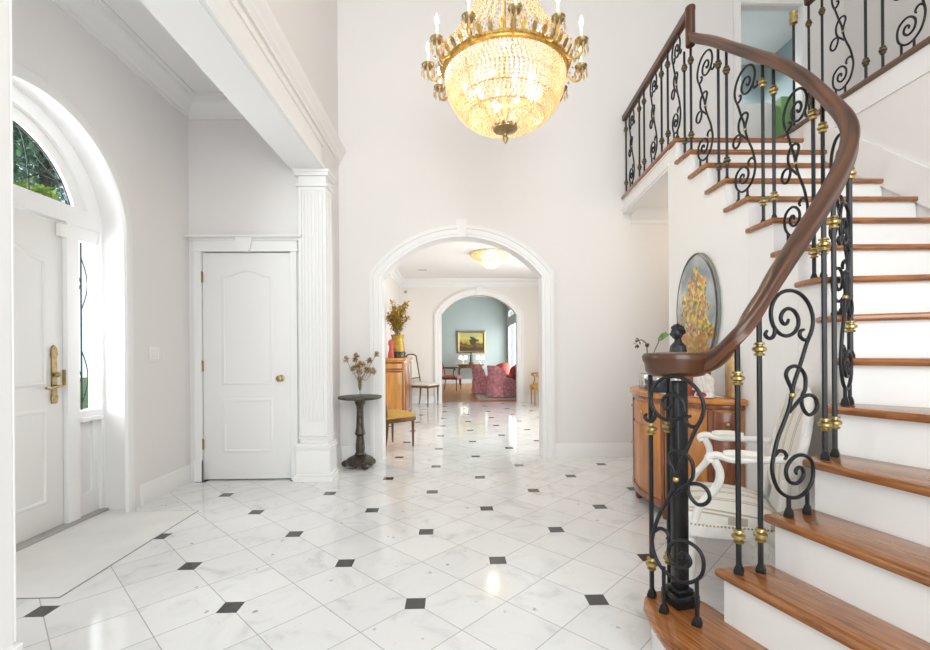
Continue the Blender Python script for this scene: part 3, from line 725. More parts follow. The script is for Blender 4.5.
# ------------------------------------------------------------------ railing
rl = thing('stair_railing', 'black wrought iron scroll railing with curved walnut handrail along the stairs and landing', 'railing', (.91,1.84,0))
INS = .06
def side(k):      # unit vector from the open edge into the tread at corner k
    a = V(Fp[max(2,k-1)]); b_ = V(Fp[min(15,k+1)]); t = (b_-a).normalized(); return V((t.y,-t.x)), t
bl = {k: V(Fp[k])+side(k)[0]*INS for k in Fp}
def bpt(k, f):    # baluster line: fraction f along tread k
    return bl[k].lerp(bl[k+1], f)
railz = {2:1.215,3:1.485,4:1.745,5:1.945,6:2.12,7:2.275,8:2.445,9:2.65,10:2.85,11:3.05,12:3.25,13:3.45,14:3.64}
NEW = V((.911,1.835))
prof = []
for i in range(18):
    a = 2*PI*i/18; x = .036*math.copysign(abs(math.cos(a))**.65, math.cos(a)); y = .043*math.copysign(abs(math.sin(a))**.75, math.sin(a))
    if -.6 < math.sin(a) < .05: x *= .86
    prof.append((x, y))
ctrl = [(NEW.x-.06,NEW.y-.01,1.165),(NEW.x+.03,NEW.y-.04,1.165),(NEW.x+.10,NEW.y-.10,1.185)]
ctrl += [(bpt(2,.30).x,bpt(2,.30).y,1.275),(bpt(2,.70).x,bpt(2,.70).y,1.385)]
for k in range(3, 14): ctrl.append((bl[k].x, bl[k].y, railz[k]))
ctrl += [(bl[14].x-.01, 3.46, 3.60),(1.868,3.53,3.665)]
cp = catmull(ctrl, 8)
def smooth_path(P, it):
    for _ in range(it): P = [P[0]]+[(P[i-1]+P[i]*2+P[i+1])/4 for i in range(1, len(P)-1)]+[P[-1]]
    return P
cp = smooth_path(cp, 12)
hb = MB(); hb.sweep(prof, cp, uv=True)
# volute cap over the newel
hb.lathe([(.085,-.05),(.105,-.045),(.115,-.03),(.118,.0),(.125,.012),(.128,.03),(.12,.042),(.06,.047)], (NEW.x-.012,NEW.y,1.165), 32)
hand = hb.build('handrail', M['rail'], rl, smooth=50)
# knuckle riser then level rail along the landing
hb = MB(); hb.lathe([(.034,-.16),(.036,-.15),(.036,.10),(.039,.11),(.039,.135),(.034,.142)], (1.866,3.535,3.755), 20, sx=.95, sy=1.1)
LX = lambda y: EX(y, .045)
hb.sweep([(x*.9, y*.85) for x, y in prof], [(1.868,3.53,3.87),(LX(5.19),5.19,3.87)], uv=True)
hb.build('handrail', M['rail'], rl, smooth=50)

from bisect import bisect
def rail_under(x, y):
    """underside of the handrail nearest to plan point"""
    best = min(cp, key=lambda p: (p.x-x)**2+(p.y-y)**2); return best.z-.043

def px(*a): return [((x-790)/262, (514-y)/262) for x, y in a]
SC = [  # one scroll panel: centre lines (u across, v up) in metres
 px((787.6,394),(790,382),(798,362),(805,343),(811,330),(813,319),(811,309),(806,300),(798,293),(788,290),(778,291.5),(770,297),(765,306),(764,316),(767,326),(774,333),(782,335),(790,332),(795,325),(795,317),(790,310),(783,308),(777,312),(775,318),(778,323),(782,322.5),(784,318.5)),
 px((810,333),(806,338.5),(801,338.5),(797,334.5),(798,330),(802,328.5)),
 px((768,326),(768,332),(765,337),(760,337),(757.5,333.6),(759.6,330)),
 px((788,393),(786,386),(783,380),(780.6,373),(784,367),(791,365),(798,368),(803,376),(803,388),(800,394),(798.6,401),(801,409),(806.8,414.5),(813.5,412.6),(817.5,406),(815,398),(808,394.5),(799,396.8),(791,404),(784.5,411)),
 px((787,394),(784,406),(778,420),(771,435),(766,452),(764,465),(767,478),(773,488),(783,494.5),(793,496),(802.5,492),(810,483),(812,472),(810,462),(803.6,456),(795,454),(787,457),(781,464),(780,472),(784,479.5),(792,482),(798,478.5),(800.5,473),(798,467.5),(794,466.5),(791,469.5),(792,473)),
 px((767,452),(772,448),(777.5,449),(780.5,453.6),(778.5,457)),
]
def scroll_panel(root, P0, t, z, hv, us=1.0, legs=(-.028,.056), r=.0072, foot=0, du=0):
    """P0 plan centre, t unit plan direction, z foot height, hv total height"""
    k = (hv-foot)/.862
    W = lambda u, v: (P0.x+t.x*u*us, P0.y+t.y*u*us, z+(foot+v*k if v > 0 else 0))
    b = MB()
    for c in SC:
        q = catmull([(u, v, 0) for u, v in c], 5)
        taper = [r]*len(q)
        for i in range(min(6, len(q))): taper[-1-i] = r*(.75+.04*i)
        b.tube([W(p.x+du, p.y) for p in q], taper, 8)
    for u in legs:
        v1 = (.075 if u < 0 else .085) if u < .07 and u > -.03 else (.105 if u < 0 else .095)
        b.tube([W(u, .0), W(u, v1)], r*1.05, 8)
        c = W(u, 0); b.lathe([(.021,.001),(.021,.012),(.014,.03),(.010,.034)], c, 4)
    o = b.build('scroll_panel', M['iron'], root, smooth=50)
    bd = MB(); bd.ball(W(SC[0][0][0]+du, SC[0][0][1]), .0115, 12); bd.build('brass_bead', M['brass'], o)
    return o
COL = [(.009,-.026),(.017,-.024),(.019,-.018),(.011,-.015),(.012,-.011),(.024,-.005),(.024,.005),(.012,.011),(.011,.015),(.019,.018),(.017,.024),(.009,.026)]
def baluster(root, p, z0, z1, lo=.14, hi=None, col='brass', r=.0082):
    b = MB(); b.tube([(p[0],p[1],z0),(p[0],p[1],z1)], r*1.12, 6)
    b.lathe([(.021,.001),(.021,.012),(.014,.03),(.009,.036)], (p[0],p[1],z0), 4)
    o = b.build('baluster', M['iron'], root, smooth=50)
    for z in (z0+lo, (z1-.13 if hi is None else z0+hi)):
        MB().lathe(COL, (p[0],p[1],z), 12).build('brass_collar' if col == 'brass' else 'iron_collar', M[col], o)
    return o
# newel on the curtail step
nb_ = MB(); nb_.obox((NEW.x,NEW.y,R_+.45), (.050,.050,.90), rz=math.radians(12))
nb_.obox((NEW.x,NEW.y,R_+.026), (.105,.105,.05), rz=math.radians(12)); nb_.obox((NEW.x,NEW.y,R_+.06), (.074,.074,.02), rz=math.radians(12))
nb_.build('newel_post', mat('black_newel', (.014,.014,.016), .22, metal=.4), rl, bevel=.006)
for p in ((.817,1.885),(.912,1.93)): baluster(rl, p, R_, 1.13, hi=.70)
A_, B_ = V((.812,1.775)), V((.893,1.69)); tt = (B_-A_).normalized()
scroll_panel(rl, A_+tt*.04, tt, R_, .93, 1.04, legs=(-.034,.083), foot=.075, du=.022)
for k in range(2, 15):
    if k % 2 == 0:
        fs = (.30,.72) if k > 3 else (.28,.70)
        for f in fs:
            p = bpt(k, f); baluster(rl, p, ZK(k), rail_under(p.x,p.y)+.012, col='brass' if k < 12 else 'aged')
    else:
        p = bpt(k, .44 if k == 3 else .5); t = (bl[k+1]-bl[k]); L_ = t.length; t.normalize()
        scroll_panel(rl, p, t, ZK(k), min(.865, rail_under(p.x,p.y)-ZK(k)+.01), 1.2 if k == 3 else min(1.08, 1.05*L_/.21))
# landing balustrade
seq = [('s',3.80),('b',3.97),('b',4.11),('s',4.31),('b',4.56),('b',4.70),('s',4.95),('b',5.14)]
for i, (kind, y) in enumerate(seq):
    if kind == 'b': baluster(rl, (LX(y),y), ZL, 3.85, col='aged' if i % 3 else 'brass')
    else: scroll_panel(rl, V((LX(y),y)), V((.065,1)).normalized(), ZL, .865, .85)

# gallery railing
gl = thing('gallery_railing', 'black wrought iron railing on the upper gallery edge above the stair wall', 'railing', (XR+.03,3.7,3.125))
xg = XR+.03
hb = MB(); hb.sweep([(x*.9, y*.85) for x, y in prof], [(xg,3.75,4.115),(xg,-2.1,4.115)], uv=True); hb.build('handrail', M['rail'], gl, smooth=50)
for y in (3.737,3.60,3.214,3.084,2.68,2.56,2.15,2.03,1.6,1.48): baluster(gl, (xg,y), 3.125, 4.08, hi=.80, lo=.15, col='aged')
for y in (3.416,2.898,2.37,1.82): scroll_panel(gl, V((xg,y)), V((0,1)), 3.125, .94, 1.0)
fp = thing('gallery_post', 'slim iron post with a brass knob before the upstairs doorway', 'post', (xg,3.906,3.125))
MB().tube([(xg,3.906,3.125),(xg,3.906,4.08)], .010, 8).build('post', M['iron'], fp)
MB().lathe([(.01,0),(.03,.015),(.035,.05),(.028,.09),(.034,.11),(.01,.115)], (xg,3.906,4.03), 14).build('brass_knob', M['brass'], fp)
# ------------------------------------------------------------------ chandelier
cx, cy, cz = .385, 3.30, 3.215
ch = thing('chandelier', 'large crystal basket chandelier with gilt ring and candle arms, lit', 'chandelier', (cx,cy,cz))
b = MB(); b.lathe([(.43,-.022),(.445,-.018),(.448,-.008),(.44,-.002),(.446,.004),(.446,.02),(.44,.024),(.425,.022),(.422,-.018)], (cx,cy,cz), 64, cap=False)
ring = b.build('gilt_ring', M['gilt'], ch, smooth=40)
b = MB()
for i in range(96):
    a = 2*PI*i/96; b.obox((cx+.449*math.cos(a), cy+.449*math.sin(a), cz+.011), (.006,.014,.018), rz=a)
b.build('beading', M['gilt'], ring, smooth=0)
for i in range(40):
    a = 2*PI*i/40; ca, sa = math.cos(a), math.sin(a); tx, ty = -sa, ca
    P = lambda r, w, z: (cx+r*ca+w*tx, cy+r*sa+w*ty, cz+z)
    vs = [P(.44,-.010,.02),P(.44,.010,.02),P(.452,.018,.042),P(.464,.013,.068),P(.478,0,.09),P(.464,-.013,.068),P(.452,-.018,.042)]
    vb = [P(.448,-.009,.02),P(.448,.009,.02),P(.463,.016,.042),P(.476,.011,.066),P(.484,0,.088),P(.476,-.011,.066),P(.463,-.016,.042)]
    n = 7; MB().add(vs+vb, [tuple(range(n)), tuple(range(n,2*n))]+[(k,(k+1)%n,n+(k+1)%n,n+k) for k in range(n)]).build('acanthus_leaf', M['gilt'] if i % 2 else M['oldbrass'], ring, smooth=0)
# basket of crystal strings
b = MB(); rows = 24
for j in range(rows):
    ph = (j+.5)/rows*PI/2*.93; r = .425*math.cos(ph)**.82; z = -.02-.37*math.sin(ph)
    n = max(10, int(2*PI*r/.031))
    for i in range(n):
        a = 2*PI*(i+.5*(j % 2))/n; b.octa((cx+r*math.cos(a), cy+r*math.sin(a), cz+z), .0135, .0155)
o = b.build('crystal_basket', M['crystal'], ch, smooth=0); o['kind'] = 'stuff'
b = MB()
for j in (5, 10, 15):
    ph = (j)/rows*PI/2*.93; r = .405*math.cos(ph)**.82; z = -.02-.36*math.sin(ph)
    b.tube([(cx+r*math.cos(2*PI*k/40), cy+r*math.sin(2*PI*k/40), cz+z) for k in range(40)], .0045, 5, closed=True)
for k in range(8):
    a = 2*PI*k/8; b.tube([(cx+.41*math.cos(ph)**.82*math.cos(a), cy+.41*math.cos(ph)**.82*math.sin(a), cz-.02-.36*math.sin(ph)) for ph in [i/12*PI/2*.95 for i in range(13)]], .0035, 5)
b.build('basket_frame', M['gilt'], ch)
b = MB(); b.lathe([(.015,-.375),(.05,-.38),(.085,-.39),(.088,-.398),(.06,-.408),(.03,-.418),(.014,-.43),(.012,-.44),(.02,-.455),(.018,-.475),(.004,-.50)], (cx,cy,cz), 24)
b.build('finial', M['oldbrass'], ch)
b = MB()
for k in range(10):
    a = 2*PI*k/10; b.leaf((cx+.05*math.cos(a), cy+.05*math.sin(a), cz-.395), (math.cos(a),math.sin(a),.35), .022, .06)
b.build('finial_leaves', M['oldbrass'], ch, smooth=0)
# tent of crystal strings up to a crown
b = MB()
for k in range(44):
    a = 2*PI*k/44
    for j in range(34):
        t = j/33; r = .40*(1-t)**2.2+.13; 
        if j % 1 == 0: b.octa((cx+r*.98*math.cos(a), cy+r*.98*math.sin(a), cz+.03+.95*t), .011, .0145)
o = b.build('crystal_tent', M['crystal'], ch, smooth=0); o['kind'] = 'stuff'
b = MB(); b.lathe([(.13,.95),(.15,.96),(.155,1.0),(.19,1.03),(.20,1.05),(.14,1.06),(.05,1.09),(.02,1.10)], (cx,cy,cz), 32, cap=False); b.build('crown', M['gilt'], ch)
b = MB(); b.tube([(cx,cy,cz-.37),(cx,cy,cz+1.1)], .011, 8); b.build('stem', M['gilt'], ch)
b = MB()
z = cz+1.1
i = 0
while z < ZC-.08:
    r = .018; q = [(cx+(r*math.cos(t*PI/6) if i % 2 else 0), cy+(0 if i % 2 else r*math.cos(t*PI/6)), z+.03+.03*math.sin(t*PI/6)) for t in range(12)]
    b.tube(q, .0035, 5, closed=True); z += .046; i += 1
b.build('chain', M['gilt'], ch)
b = MB(); b.lathe([(.09,0),(.09,-.015),(.06,-.04),(.02,-.06)], (cx,cy,ZC), 24); b.build('canopy_cap', M['gilt'], ch)
for i in range(12):
    a = 2*PI*i/12 + PI/2; ca, sa = math.cos(a), math.sin(a)
    P = lambda r, z: (cx+r*ca, cy+r*sa, cz+z)
    arm = MB().tube(catmull([P(.445,.0),P(.48,-.03),P(.515,-.045),P(.55,-.02),P(.555,.02),P(.553,.045)], 5), .008, 7).build('arm', M['gilt'], ch)
    cc = P(.553, 0)
    MB().lathe([(.008,.03),(.028,.038),(.042,.055),(.046,.066),(.04,.066),(.02,.05),(.016,.07),(.017,.085),(.012,.086)], cc, 16).build('candle_cup', M['oldbrass'], arm)
    d = MB()
    for k in range(8):
        t = 2*PI*k/8; p = (cc[0]+.043*math.cos(t), cc[1]+.043*math.sin(t), cc[2])
        d.octa((p[0],p[1],p[2]+.045), .006, .008); d.octa((p[0],p[1],p[2]+.005), .0085, .032)
    d.build('crystal_drops', M['crystal'], arm, smooth=0)
    MB().lathe([(.0095,.08),(.0095,.155)], cc, 10).build('candle_sleeve', M['candle'], arm)
    MB().lathe([(.006,.155),(.012,.17),(.014,.185),(.010,.205),(.003,.228)], cc, 10).build('flame_bulb', M['flame'], arm)
for i in range(8):
    a = 2*PI*i/8+.2; MB().ball((cx+.2*math.cos(a), cy+.2*math.sin(a), cz-.14+.05*(i % 2)), .022, 12).build('bulb', M['flame'], ch)

# hall ceiling light
hx, hy = .66, 8.0
hl = thing('ceiling_light', 'two-tier crystal flush ceiling light glowing in the hall', 'ceiling light', (hx,hy,ZH))
MB().lathe([(.34,-.03),(.36,-.025),(.36,0),(.02,0)], (hx,hy,ZH), 40).build('gilt_rim', mat('pale_brass', (.72, .64, .44), .35, metal=.6), hl)
MB().lathe([(.17,-.155),(.18,-.15),(.18,-.14),(.17,-.135)], (hx,hy,ZH), 32, cap=False).build('gilt_rim', mat('pale_brass', (.72, .64, .44), .35, metal=.6), hl)
b = MB()
for rr, z0, z1, rows in ((.34,-.03,-.15,8),(.17,-.15,-.24,6)):
    for j in range(rows):
        t = (j+.5)/rows; r = rr*(1-.5*t*t); n = int(2*PI*r/.03)
        for i in range(n):
            a = 2*PI*(i+.5*(j % 2))/n; b.octa((hx+r*math.cos(a), hy+r*math.sin(a), ZH+z0+(z1-z0)*t), .0135, .013)
for j in range(5):
    r = .09*(1-j/5)
    for i in range(max(1, int(2*PI*r/.03))): a = 2*PI*i/max(1, int(2*PI*r/.03)); b.octa((hx+r*math.cos(a), hy+r*math.sin(a), ZH-.25), .013, .013)
o = b.build('crystal_tiers', M['crystal'], hl, smooth=0); o['kind'] = 'stuff'
for i in range(4):
    a = PI/2*i+.4; MB().ball((hx+.15*math.cos(a), hy+.15*math.sin(a), ZH-.08), .025, 12).build('bulb', M['flame'], hl)

# ------------------------------------------------------------------ pedestal table with dried flowers
tx, ty = -1.00, 4.92
t = thing('pedestal_table', 'small round dark bronze pedestal table beside the arch', 'table', (tx,ty,0))
b = MB(); b.lathe([(.05,.69),(.19,.70),(.225,.708),(.232,.72),(.228,.732),(.18,.735)], (tx,ty,.02), 40)
b.build('table_top', M['dark'], t)
b = MB(); b.lathe([(.06,.72),(.055,.68),(.038,.645),(.036,.60),(.042,.42),(.052,.37),(.058,.355),(.05,.345),(.038,.33),(.045,.26),(.05,.20),(.045,.16),(.06,.135),(.05,.12)], (tx,ty,0), 20)
b.build('column', M['dark'], t)
b = MB(); b.lathe([(.05,.125),(.09,.115),(.13,.095),(.165,.06),(.16,.035),(.10,.03)], (tx,ty,0), 12); b.build('base', M['dark'], t)
for k in range(3):
    a = -PI/2+.5+2*PI*k/3; b = MB(); b.ball((tx+.165*math.cos(a), ty+.165*math.sin(a), .033), .036, 12, .9); b.tube([(tx+.10*math.cos(a),ty+.10*math.sin(a),.06),(tx+.165*math.cos(a),ty+.165*math.sin(a),.04)], .028, 8); b.build('foot', M['dark'], t)
v = thing('glass_vase', 'slim clear glass vase standing on the pedestal table', 'vase', (tx,ty,.755))
MB().lathe([(.012,.0),(.045,.001),(.045,.006),(.012,.014),(.012,.05),(.022,.08),(.028,.15),(.034,.205),(.031,.205),(.025,.15),(.019,.08),(.005,.06)], (tx,ty,.756), 24, cap=False).build('vessel', M['vaseglass'], v)
for i in range(13):
    a = 2*PI*i/13+.3; lean = .03+.14*random.random(); h = .24+.2*random.random()
    top = (tx+.01+lean*math.cos(a)*1.15, ty+lean*math.sin(a)*.8, .735+h+.03)
    s = thing('dried_flower', 'dried tan flower stem standing in the glass vase on the pedestal table', 'dried flower', (tx,ty,.83), 'dried flowers in the glass vase')
    pts = catmull([(tx+.004*math.cos(a),ty+.004*math.sin(a),.81),(tx+.02*math.cos(a),ty+.02*math.sin(a),.93),(tx+lean*.6*math.cos(a),ty+lean*.5*math.sin(a),.735+h*.72),top], 5)
    MB().tube(pts, .0025, 5).build('stalk', M['stem'], s)
    f = MB()
    for k in range(22):
        d = V((random.gauss(0,1),random.gauss(0,1),random.gauss(0,.8)+.3)); f.leaf((top[0],top[1],top[2]-.01), d, .019, .046)
    f.build('bloom', M['bloom'], s, smooth=0)

# ------------------------------------------------------------------ chairs in the hall
def leg_mb(x, y, h, r0, r1, dx=0, dy=0):
    return MB().tube([(x+dx,y+dy,0),(x+dx*.4,y+dy*.4,h*.45),(x,y,h)], [r0,(r0+r1)/2,r1], 10)
def cushion(w0, w1, d, z, t, crown=.03, n=10):
    """trapezoid cushion, front (+x) wider, crowned top; local"""
    b = MB(); g = []
    for i in range(n+1):
        for j in range(n+1):
            s, q = i/n*2-1, j/n*2-1
            x = s*d/2; w = (w0+(w1-w0)*(i/n))/2
            fx = 1-abs(s)**4; fy = 1-abs(q)**4
            if s > 0: x += .025*(1-q*q)*s
            g.append((x, q*w, z+t*.55*(.25+.75*(fx*fy)**.4)+crown*(1-s*s)*(1-q*q)))
    m = (n+1)**2
    low = [(x,y,z-t*.4) for x,y,_ in g]
    fs = []
    for i in range(n):
        for j in range(n):
            a = i*(n+1)+j; fs.append((a,a+1,a+n+2,a+n+1)); fs.append((m+a,m+a+n+1,m+a+n+2,m+a+1))
    ed = [i*(n+1) for i in range(n+1)]+[n*(n+1)+j for j in range(1,n+1)]+[i*(n+1)+n for i in range(n-1,-1,-1)]+[j for j in range(n-1,0,-1)]
    for i in range(len(ed)): a, c = ed[i], ed[(i+1)%len(ed)]; fs.append((a,c,m+c,m+a))
    return b.add(g+low, fs)
def side_chair(name, label, loc, rz, wood, fabric, back='oval', arms=False, w=.48, d=.45, sh=.44, bh=.95, group=None):
    c = thing(name, label, 'chair', loc, group, rz)
    h = sh-.06
    for x, y, dx in ((d/2-.03,w/2-.03,.0),(d/2-.03,-w/2+.03,.0),(-d/2+.03,w/2-.05,-.05),(-d/2+.03,-w/2+.05,-.05)):
        leg_mb(x, y, h, .012, .022, dx).build('leg', wood, c, local=True)
    b = MB(); b.prism([(d/2,-w/2),(d/2+.02,0),(d/2,w/2),(-d/2,w/2-.03),(-d/2,-w/2+.03)], h-.045, h+.012); b.build('seat_rail', wood, c, bevel=.008, local=True)
    cushion(w-.07, w-.01, d-.01, h+.03, .06).build('seat_cushion', fabric, c, smooth=60, local=True)
    fr = MB()
    for s in (-1, 1):
        fr.tube(catmull([(-d/2+.02,s*(w/2-.05),h-.03),(-d/2+.0,s*(w/2-.05),sh+.08),(-d/2-.05,s*(w/2-.04),sh+.30),(-d/2-.10,s*(w/2-.05),bh-.03)], 4), .015, 8)
    fr.tube(catmull([(-d/2-.10,-(w/2-.05),bh-.035),(-d/2-.115,-w*.2,bh),(-d/2-.115,w*.2,bh),(-d/2-.10,(w/2-.05),bh-.035)], 4), .016, 8)
    fr.tube([(-d/2-.01,-(w/2-.06),sh+.10),(-d/2-.01,(w/2-.06),sh+.10)], .013, 8)
    fr.build('back_frame', wood, c, local=True)
    if back:
        p = MB(); m = 8; g = []
        for i in range(m+1):
            for j in range(m+1):
                t = i/m; q = j/m*2-1; z = sh+.115+(bh-sh-.145)*t; x = -d/2-.012-.095*t
                g.append((x+.02*(1-q*q)*(1-(2*t-1)**2), q*(w/2-.065), z))
        mm = (m+1)**2; bk = [(x-.035,y,z) for x,y,z in g]; fs = []
        for i in range(m):
            for j in range(m): a = i*(m+1)+j; fs += [(a,a+1,a+m+2,a+m+1),(mm+a,mm+a+m+1,mm+a+m+2,mm+a+1)]
        ed = [i*(m+1) for i in range(m+1)]+[m*(m+1)+j for j in range(1,m+1)]+[i*(m+1)+m for i in range(m-1,-1,-1)]+[j for j in range(m-1,0,-1)]
        for i in range(len(ed)): a, e = ed[i], ed[(i+1)%len(ed)]; fs.append((a,e,mm+e,mm+a))
        p.add(g+bk, fs); p.build('back_panel', fabric, c, smooth=60, local=True)
    if arms:
        for s in (-1, 1):
            a = MB(); a.tube(catmull([(-d/2-.04,s*(w/2-.03),sh+.25),(-.05,s*(w/2+.02),sh+.25),(d/2-.09,s*(w/2+.02),sh+.24),(d/2-.05,s*(w/2+.02),sh+.215),(d/2-.07,s*(w/2+.01),sh+.19)], 5), .017, 8)
            a.tube(catmull([(d/2-.07,s*(w/2+.02),sh+.235),(d/2-.12,s*(w/2+.01),sh+.12),(d/2-.07,s*(w/2-.01),h)], 5), .016, 8)
            a.build('arm', wood, c, local=True)
    return c
side_chair('dining_chair', 'mustard seated side chair just through the near arch', (-.815,5.945,0), math.radians(46), M['chairwood'], M['ymustard'])
side_chair('dining_chair', 'white seated side chair against the far end wall of the hall', (-.66,10.42,0), math.radians(-28), M['chairwood'], M['cream'], w=.5, d=.5, sh=.52, bh=1.16)
side_chair('hall_armchair', 'golden wood armchair at the right of the far arch', (2.03,10.42,0), math.radians(180), M['goldwood'], M['ymustard'], arms=True, w=.55, d=.5, sh=.46, bh=1.0)

# cabinet, gilt vase and flowers
kb = thing('cabinet', 'tall inlaid satinwood cabinet against the left hall wall', 'cabinet', (-1.04,8.6,0))
xa, xb, ya, yb_ = HL+.003, -.85, 8.0, 9.25
MB().box((xa,ya,.10),(xb,yb_,1.07)).build('body', M['cabinet'], kb, bevel=.006)
MB().box((xa,ya-.03,1.07),(xb+.03,yb_+.03,1.115)).build('cabinet_top', M['cabinet'], kb, bevel=.012)
b = MB(); b.box((xa,ya-.015,.04),(xb+.015,yb_+.015,.12)); [b.box((x,y,0),(x+.06,y+.06,.05)) for x in (xa,xb-.06) for y in (ya,yb_-.06)]; b.build('plinth', M['cabinet_dark'], kb, bevel=.006)
for x0, x1 in ((xa+.03,xb-.03),):
    b = MB(); panel_loop(b, [(x0,.18),(x1,.18),(x1,.88),(x0,.88)], ya, 'x', -1); panel_loop(b, [(x0,.92),(x1,.92),(x1,1.03),(x0,1.03)], ya, 'x', -1); b.build('side_panel', M['cabinet_dark'], kb)
for s in range(2):
    y0 = ya+.03+s*(yb_-ya)/2; y1 = y0+(yb_-ya)/2-.06
    dd = MB().box((xb,y0,.16),(xb+.014,y1,1.02)).build('door', M['cabinet_dark'], kb, bevel=.004)
    MB().ball((xb+.025,(y1-.04 if s == 0 else y0+.04),.6), .016, 10).build('knob', M['brass'], dd)
vz = thing('gilt_vase', 'golden bucket vase with dark base on top of the hall cabinet', 'vase', (-1.02,8.42,1.115))
MB().lathe([(.145,0),(.15,.02),(.145,.05),(.15,.09),(.14,.11)], (-1.02,8.42,1.116), 28).build('base', M['dark'], vz)
MB().lathe([(.13,.11),(.135,.14),(.12,.22),(.105,.32),(.115,.40),(.125,.42),(.115,.42),(.095,.33)], (-1.02,8.42,1.116), 28, cap=False).build('vessel', mat('olive_gilt', (.42, .27, .05), .45, metal=.5, noise=.25, nscale=20), vz)
fl = thing('gilded_flowers', 'large gilded leaf and flower arrangement in the golden vase', 'flower arrangement', (-1.02,8.42,1.5))
for i in range(16):
    a = 2*PI*i/16+random.random(); lean = .05+.20*math.sqrt(random.random()); h = .34+.28*random.random()
    top = (max(HL+.05, -1.02+lean*math.cos(a)), 8.42+lean*math.sin(a), 1.48+h)
    pts = catmull([(-1.02+.02*math.cos(a),8.42+.02*math.sin(a),1.42),(-1.02+lean*.4*math.cos(a),8.42+lean*.4*math.sin(a),1.50+h*.5),top], 6)
    s = MB().tube(pts, .006, 5).build('stem', M['stem'], fl)
    f = MB()
    for q in pts[4:]:
        for k in range(5):
            d = V((random.gauss(0,1),random.gauss(0,1),random.gauss(0,.6)+.3)); p = q+d*.012
            if p.x+d.normalized().x*.08 > HL+.01: f.leaf(p, d, .026, .075)
    f.ball(top, .022, 8)
    f.build('bloom', M['goldleaf'], s, smooth=0)
b = MB(); b.lathe([(.05,0),(.055,.05),(.03,.18),(.05,.24),(.045,.30),(.01,.33)], (-1.10,8.12,1.116), 16); tag(b.build('red_figurine', M['red']), 'small red ornament beside the golden vase on the cabinet', 'ornament')

# ------------------------------------------------------------------ commode by the stairs
ccx, ccy, ca_, cb_ = 1.850, 3.52, .40, .67
def ell(k, t): return (ccx-ca_*k*math.cos(t), ccy+cb_*k*math.sin(t))
def half(k, n=28, t0=-PI/2, t1=PI/2): return [ell(k, t0+(t1-t0)*i/n) for i in range(n+1)]
cm = thing('commode', 'half-round cherry wood commode standing against the stair wall', 'commode', (1.68,3.52,0))
MB().prism(half(.955), .115, .865).build('body', M['commode'], cm, smooth=30)
MB().prism([(x-.0,y) for x,y in half(1.02)], .865, .905).build('commode_top', M['commode'], cm, bevel=.01, seg=3)
MB().prism(half(.985), .08, .135).build('plinth_moulding', M['commode_red'], cm, bevel=.008); MB().prism(half(.975), .83, .868).build('moulding', M['commode_red'], cm, bevel=.008)
def arc_panel(t0, t1, z0, z1, k0=.93, k1=.972, n=8):
    p = [ell(k1, t0+(t1-t0)*i/n) for i in range(n+1)]+[ell(k0, t1+(t0-t1)*i/n) for i in range(n+1)]
    return MB().prism(p, z0, z1)
D = math.radians
for t0, t1 in ((-88,-62),): pass
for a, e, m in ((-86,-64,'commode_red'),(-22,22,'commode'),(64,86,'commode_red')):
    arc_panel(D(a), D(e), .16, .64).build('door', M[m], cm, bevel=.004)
for a, e in ((-60,-26),(26,60)):
    d = arc_panel(D(a), D(e), .16, .64).build('door', M['commode'], cm, bevel=.004)
    x, y = ell(.985, D((a+e)/2)); MB().ball((x,y,.42), .016, 10).build('key_plate', M['brass'], d)
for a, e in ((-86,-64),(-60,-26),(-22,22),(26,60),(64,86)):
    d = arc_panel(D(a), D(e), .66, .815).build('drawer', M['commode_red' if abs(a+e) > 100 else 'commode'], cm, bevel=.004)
    x, y = ell(.985, D((a+e)/2)); MB().ball((x,y,.74), .014, 10).build('knob', M['brass'], d)
for tdeg in (-80,-24,24,80):
    x, y = ell(.88, D(tdeg)); MB().lathe([(.02,0),(.028,.02),(.034,.085)], (x,y,0), 10).build('foot', M['commode_red'], cm)
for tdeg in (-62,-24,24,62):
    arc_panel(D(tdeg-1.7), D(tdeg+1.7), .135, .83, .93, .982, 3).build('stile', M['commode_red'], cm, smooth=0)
ZT = .9055
# oval painting
op = thing('oval_painting', 'oval floral painting on the stair wall over the commode', 'painting', (1.835,3.42,1.512))
b = MB(); n = 48; rim = []
def oval(k, x): return [(x, .290*k*math.cos(2*PI*i/n), .43*k*math.sin(2*PI*i/n)) for i in range(n)]
vs = oval(.94,-.004)+oval(.0,-.012)
b.add(oval(.95,-.008)+[(-.012,0,0)], [(i,(i+1)%n,n) for i in range(n)]); b.build('painted_panel', M['floral'], op, local=True, smooth=60)
b = MB(); b.sweep([(-.009,-.014),(-.009,.002),(-.005,.005),(-.001,.003),(.0,-.014)], [(0,y,z) for _,y,z in oval(1,0)], up=(-1,0,0), closed=True); b.build('rim', mat('grey_rim', (.22, .22, .20), .35, metal=.4), op, local=True)
op.rotation_euler.y = math.radians(0)
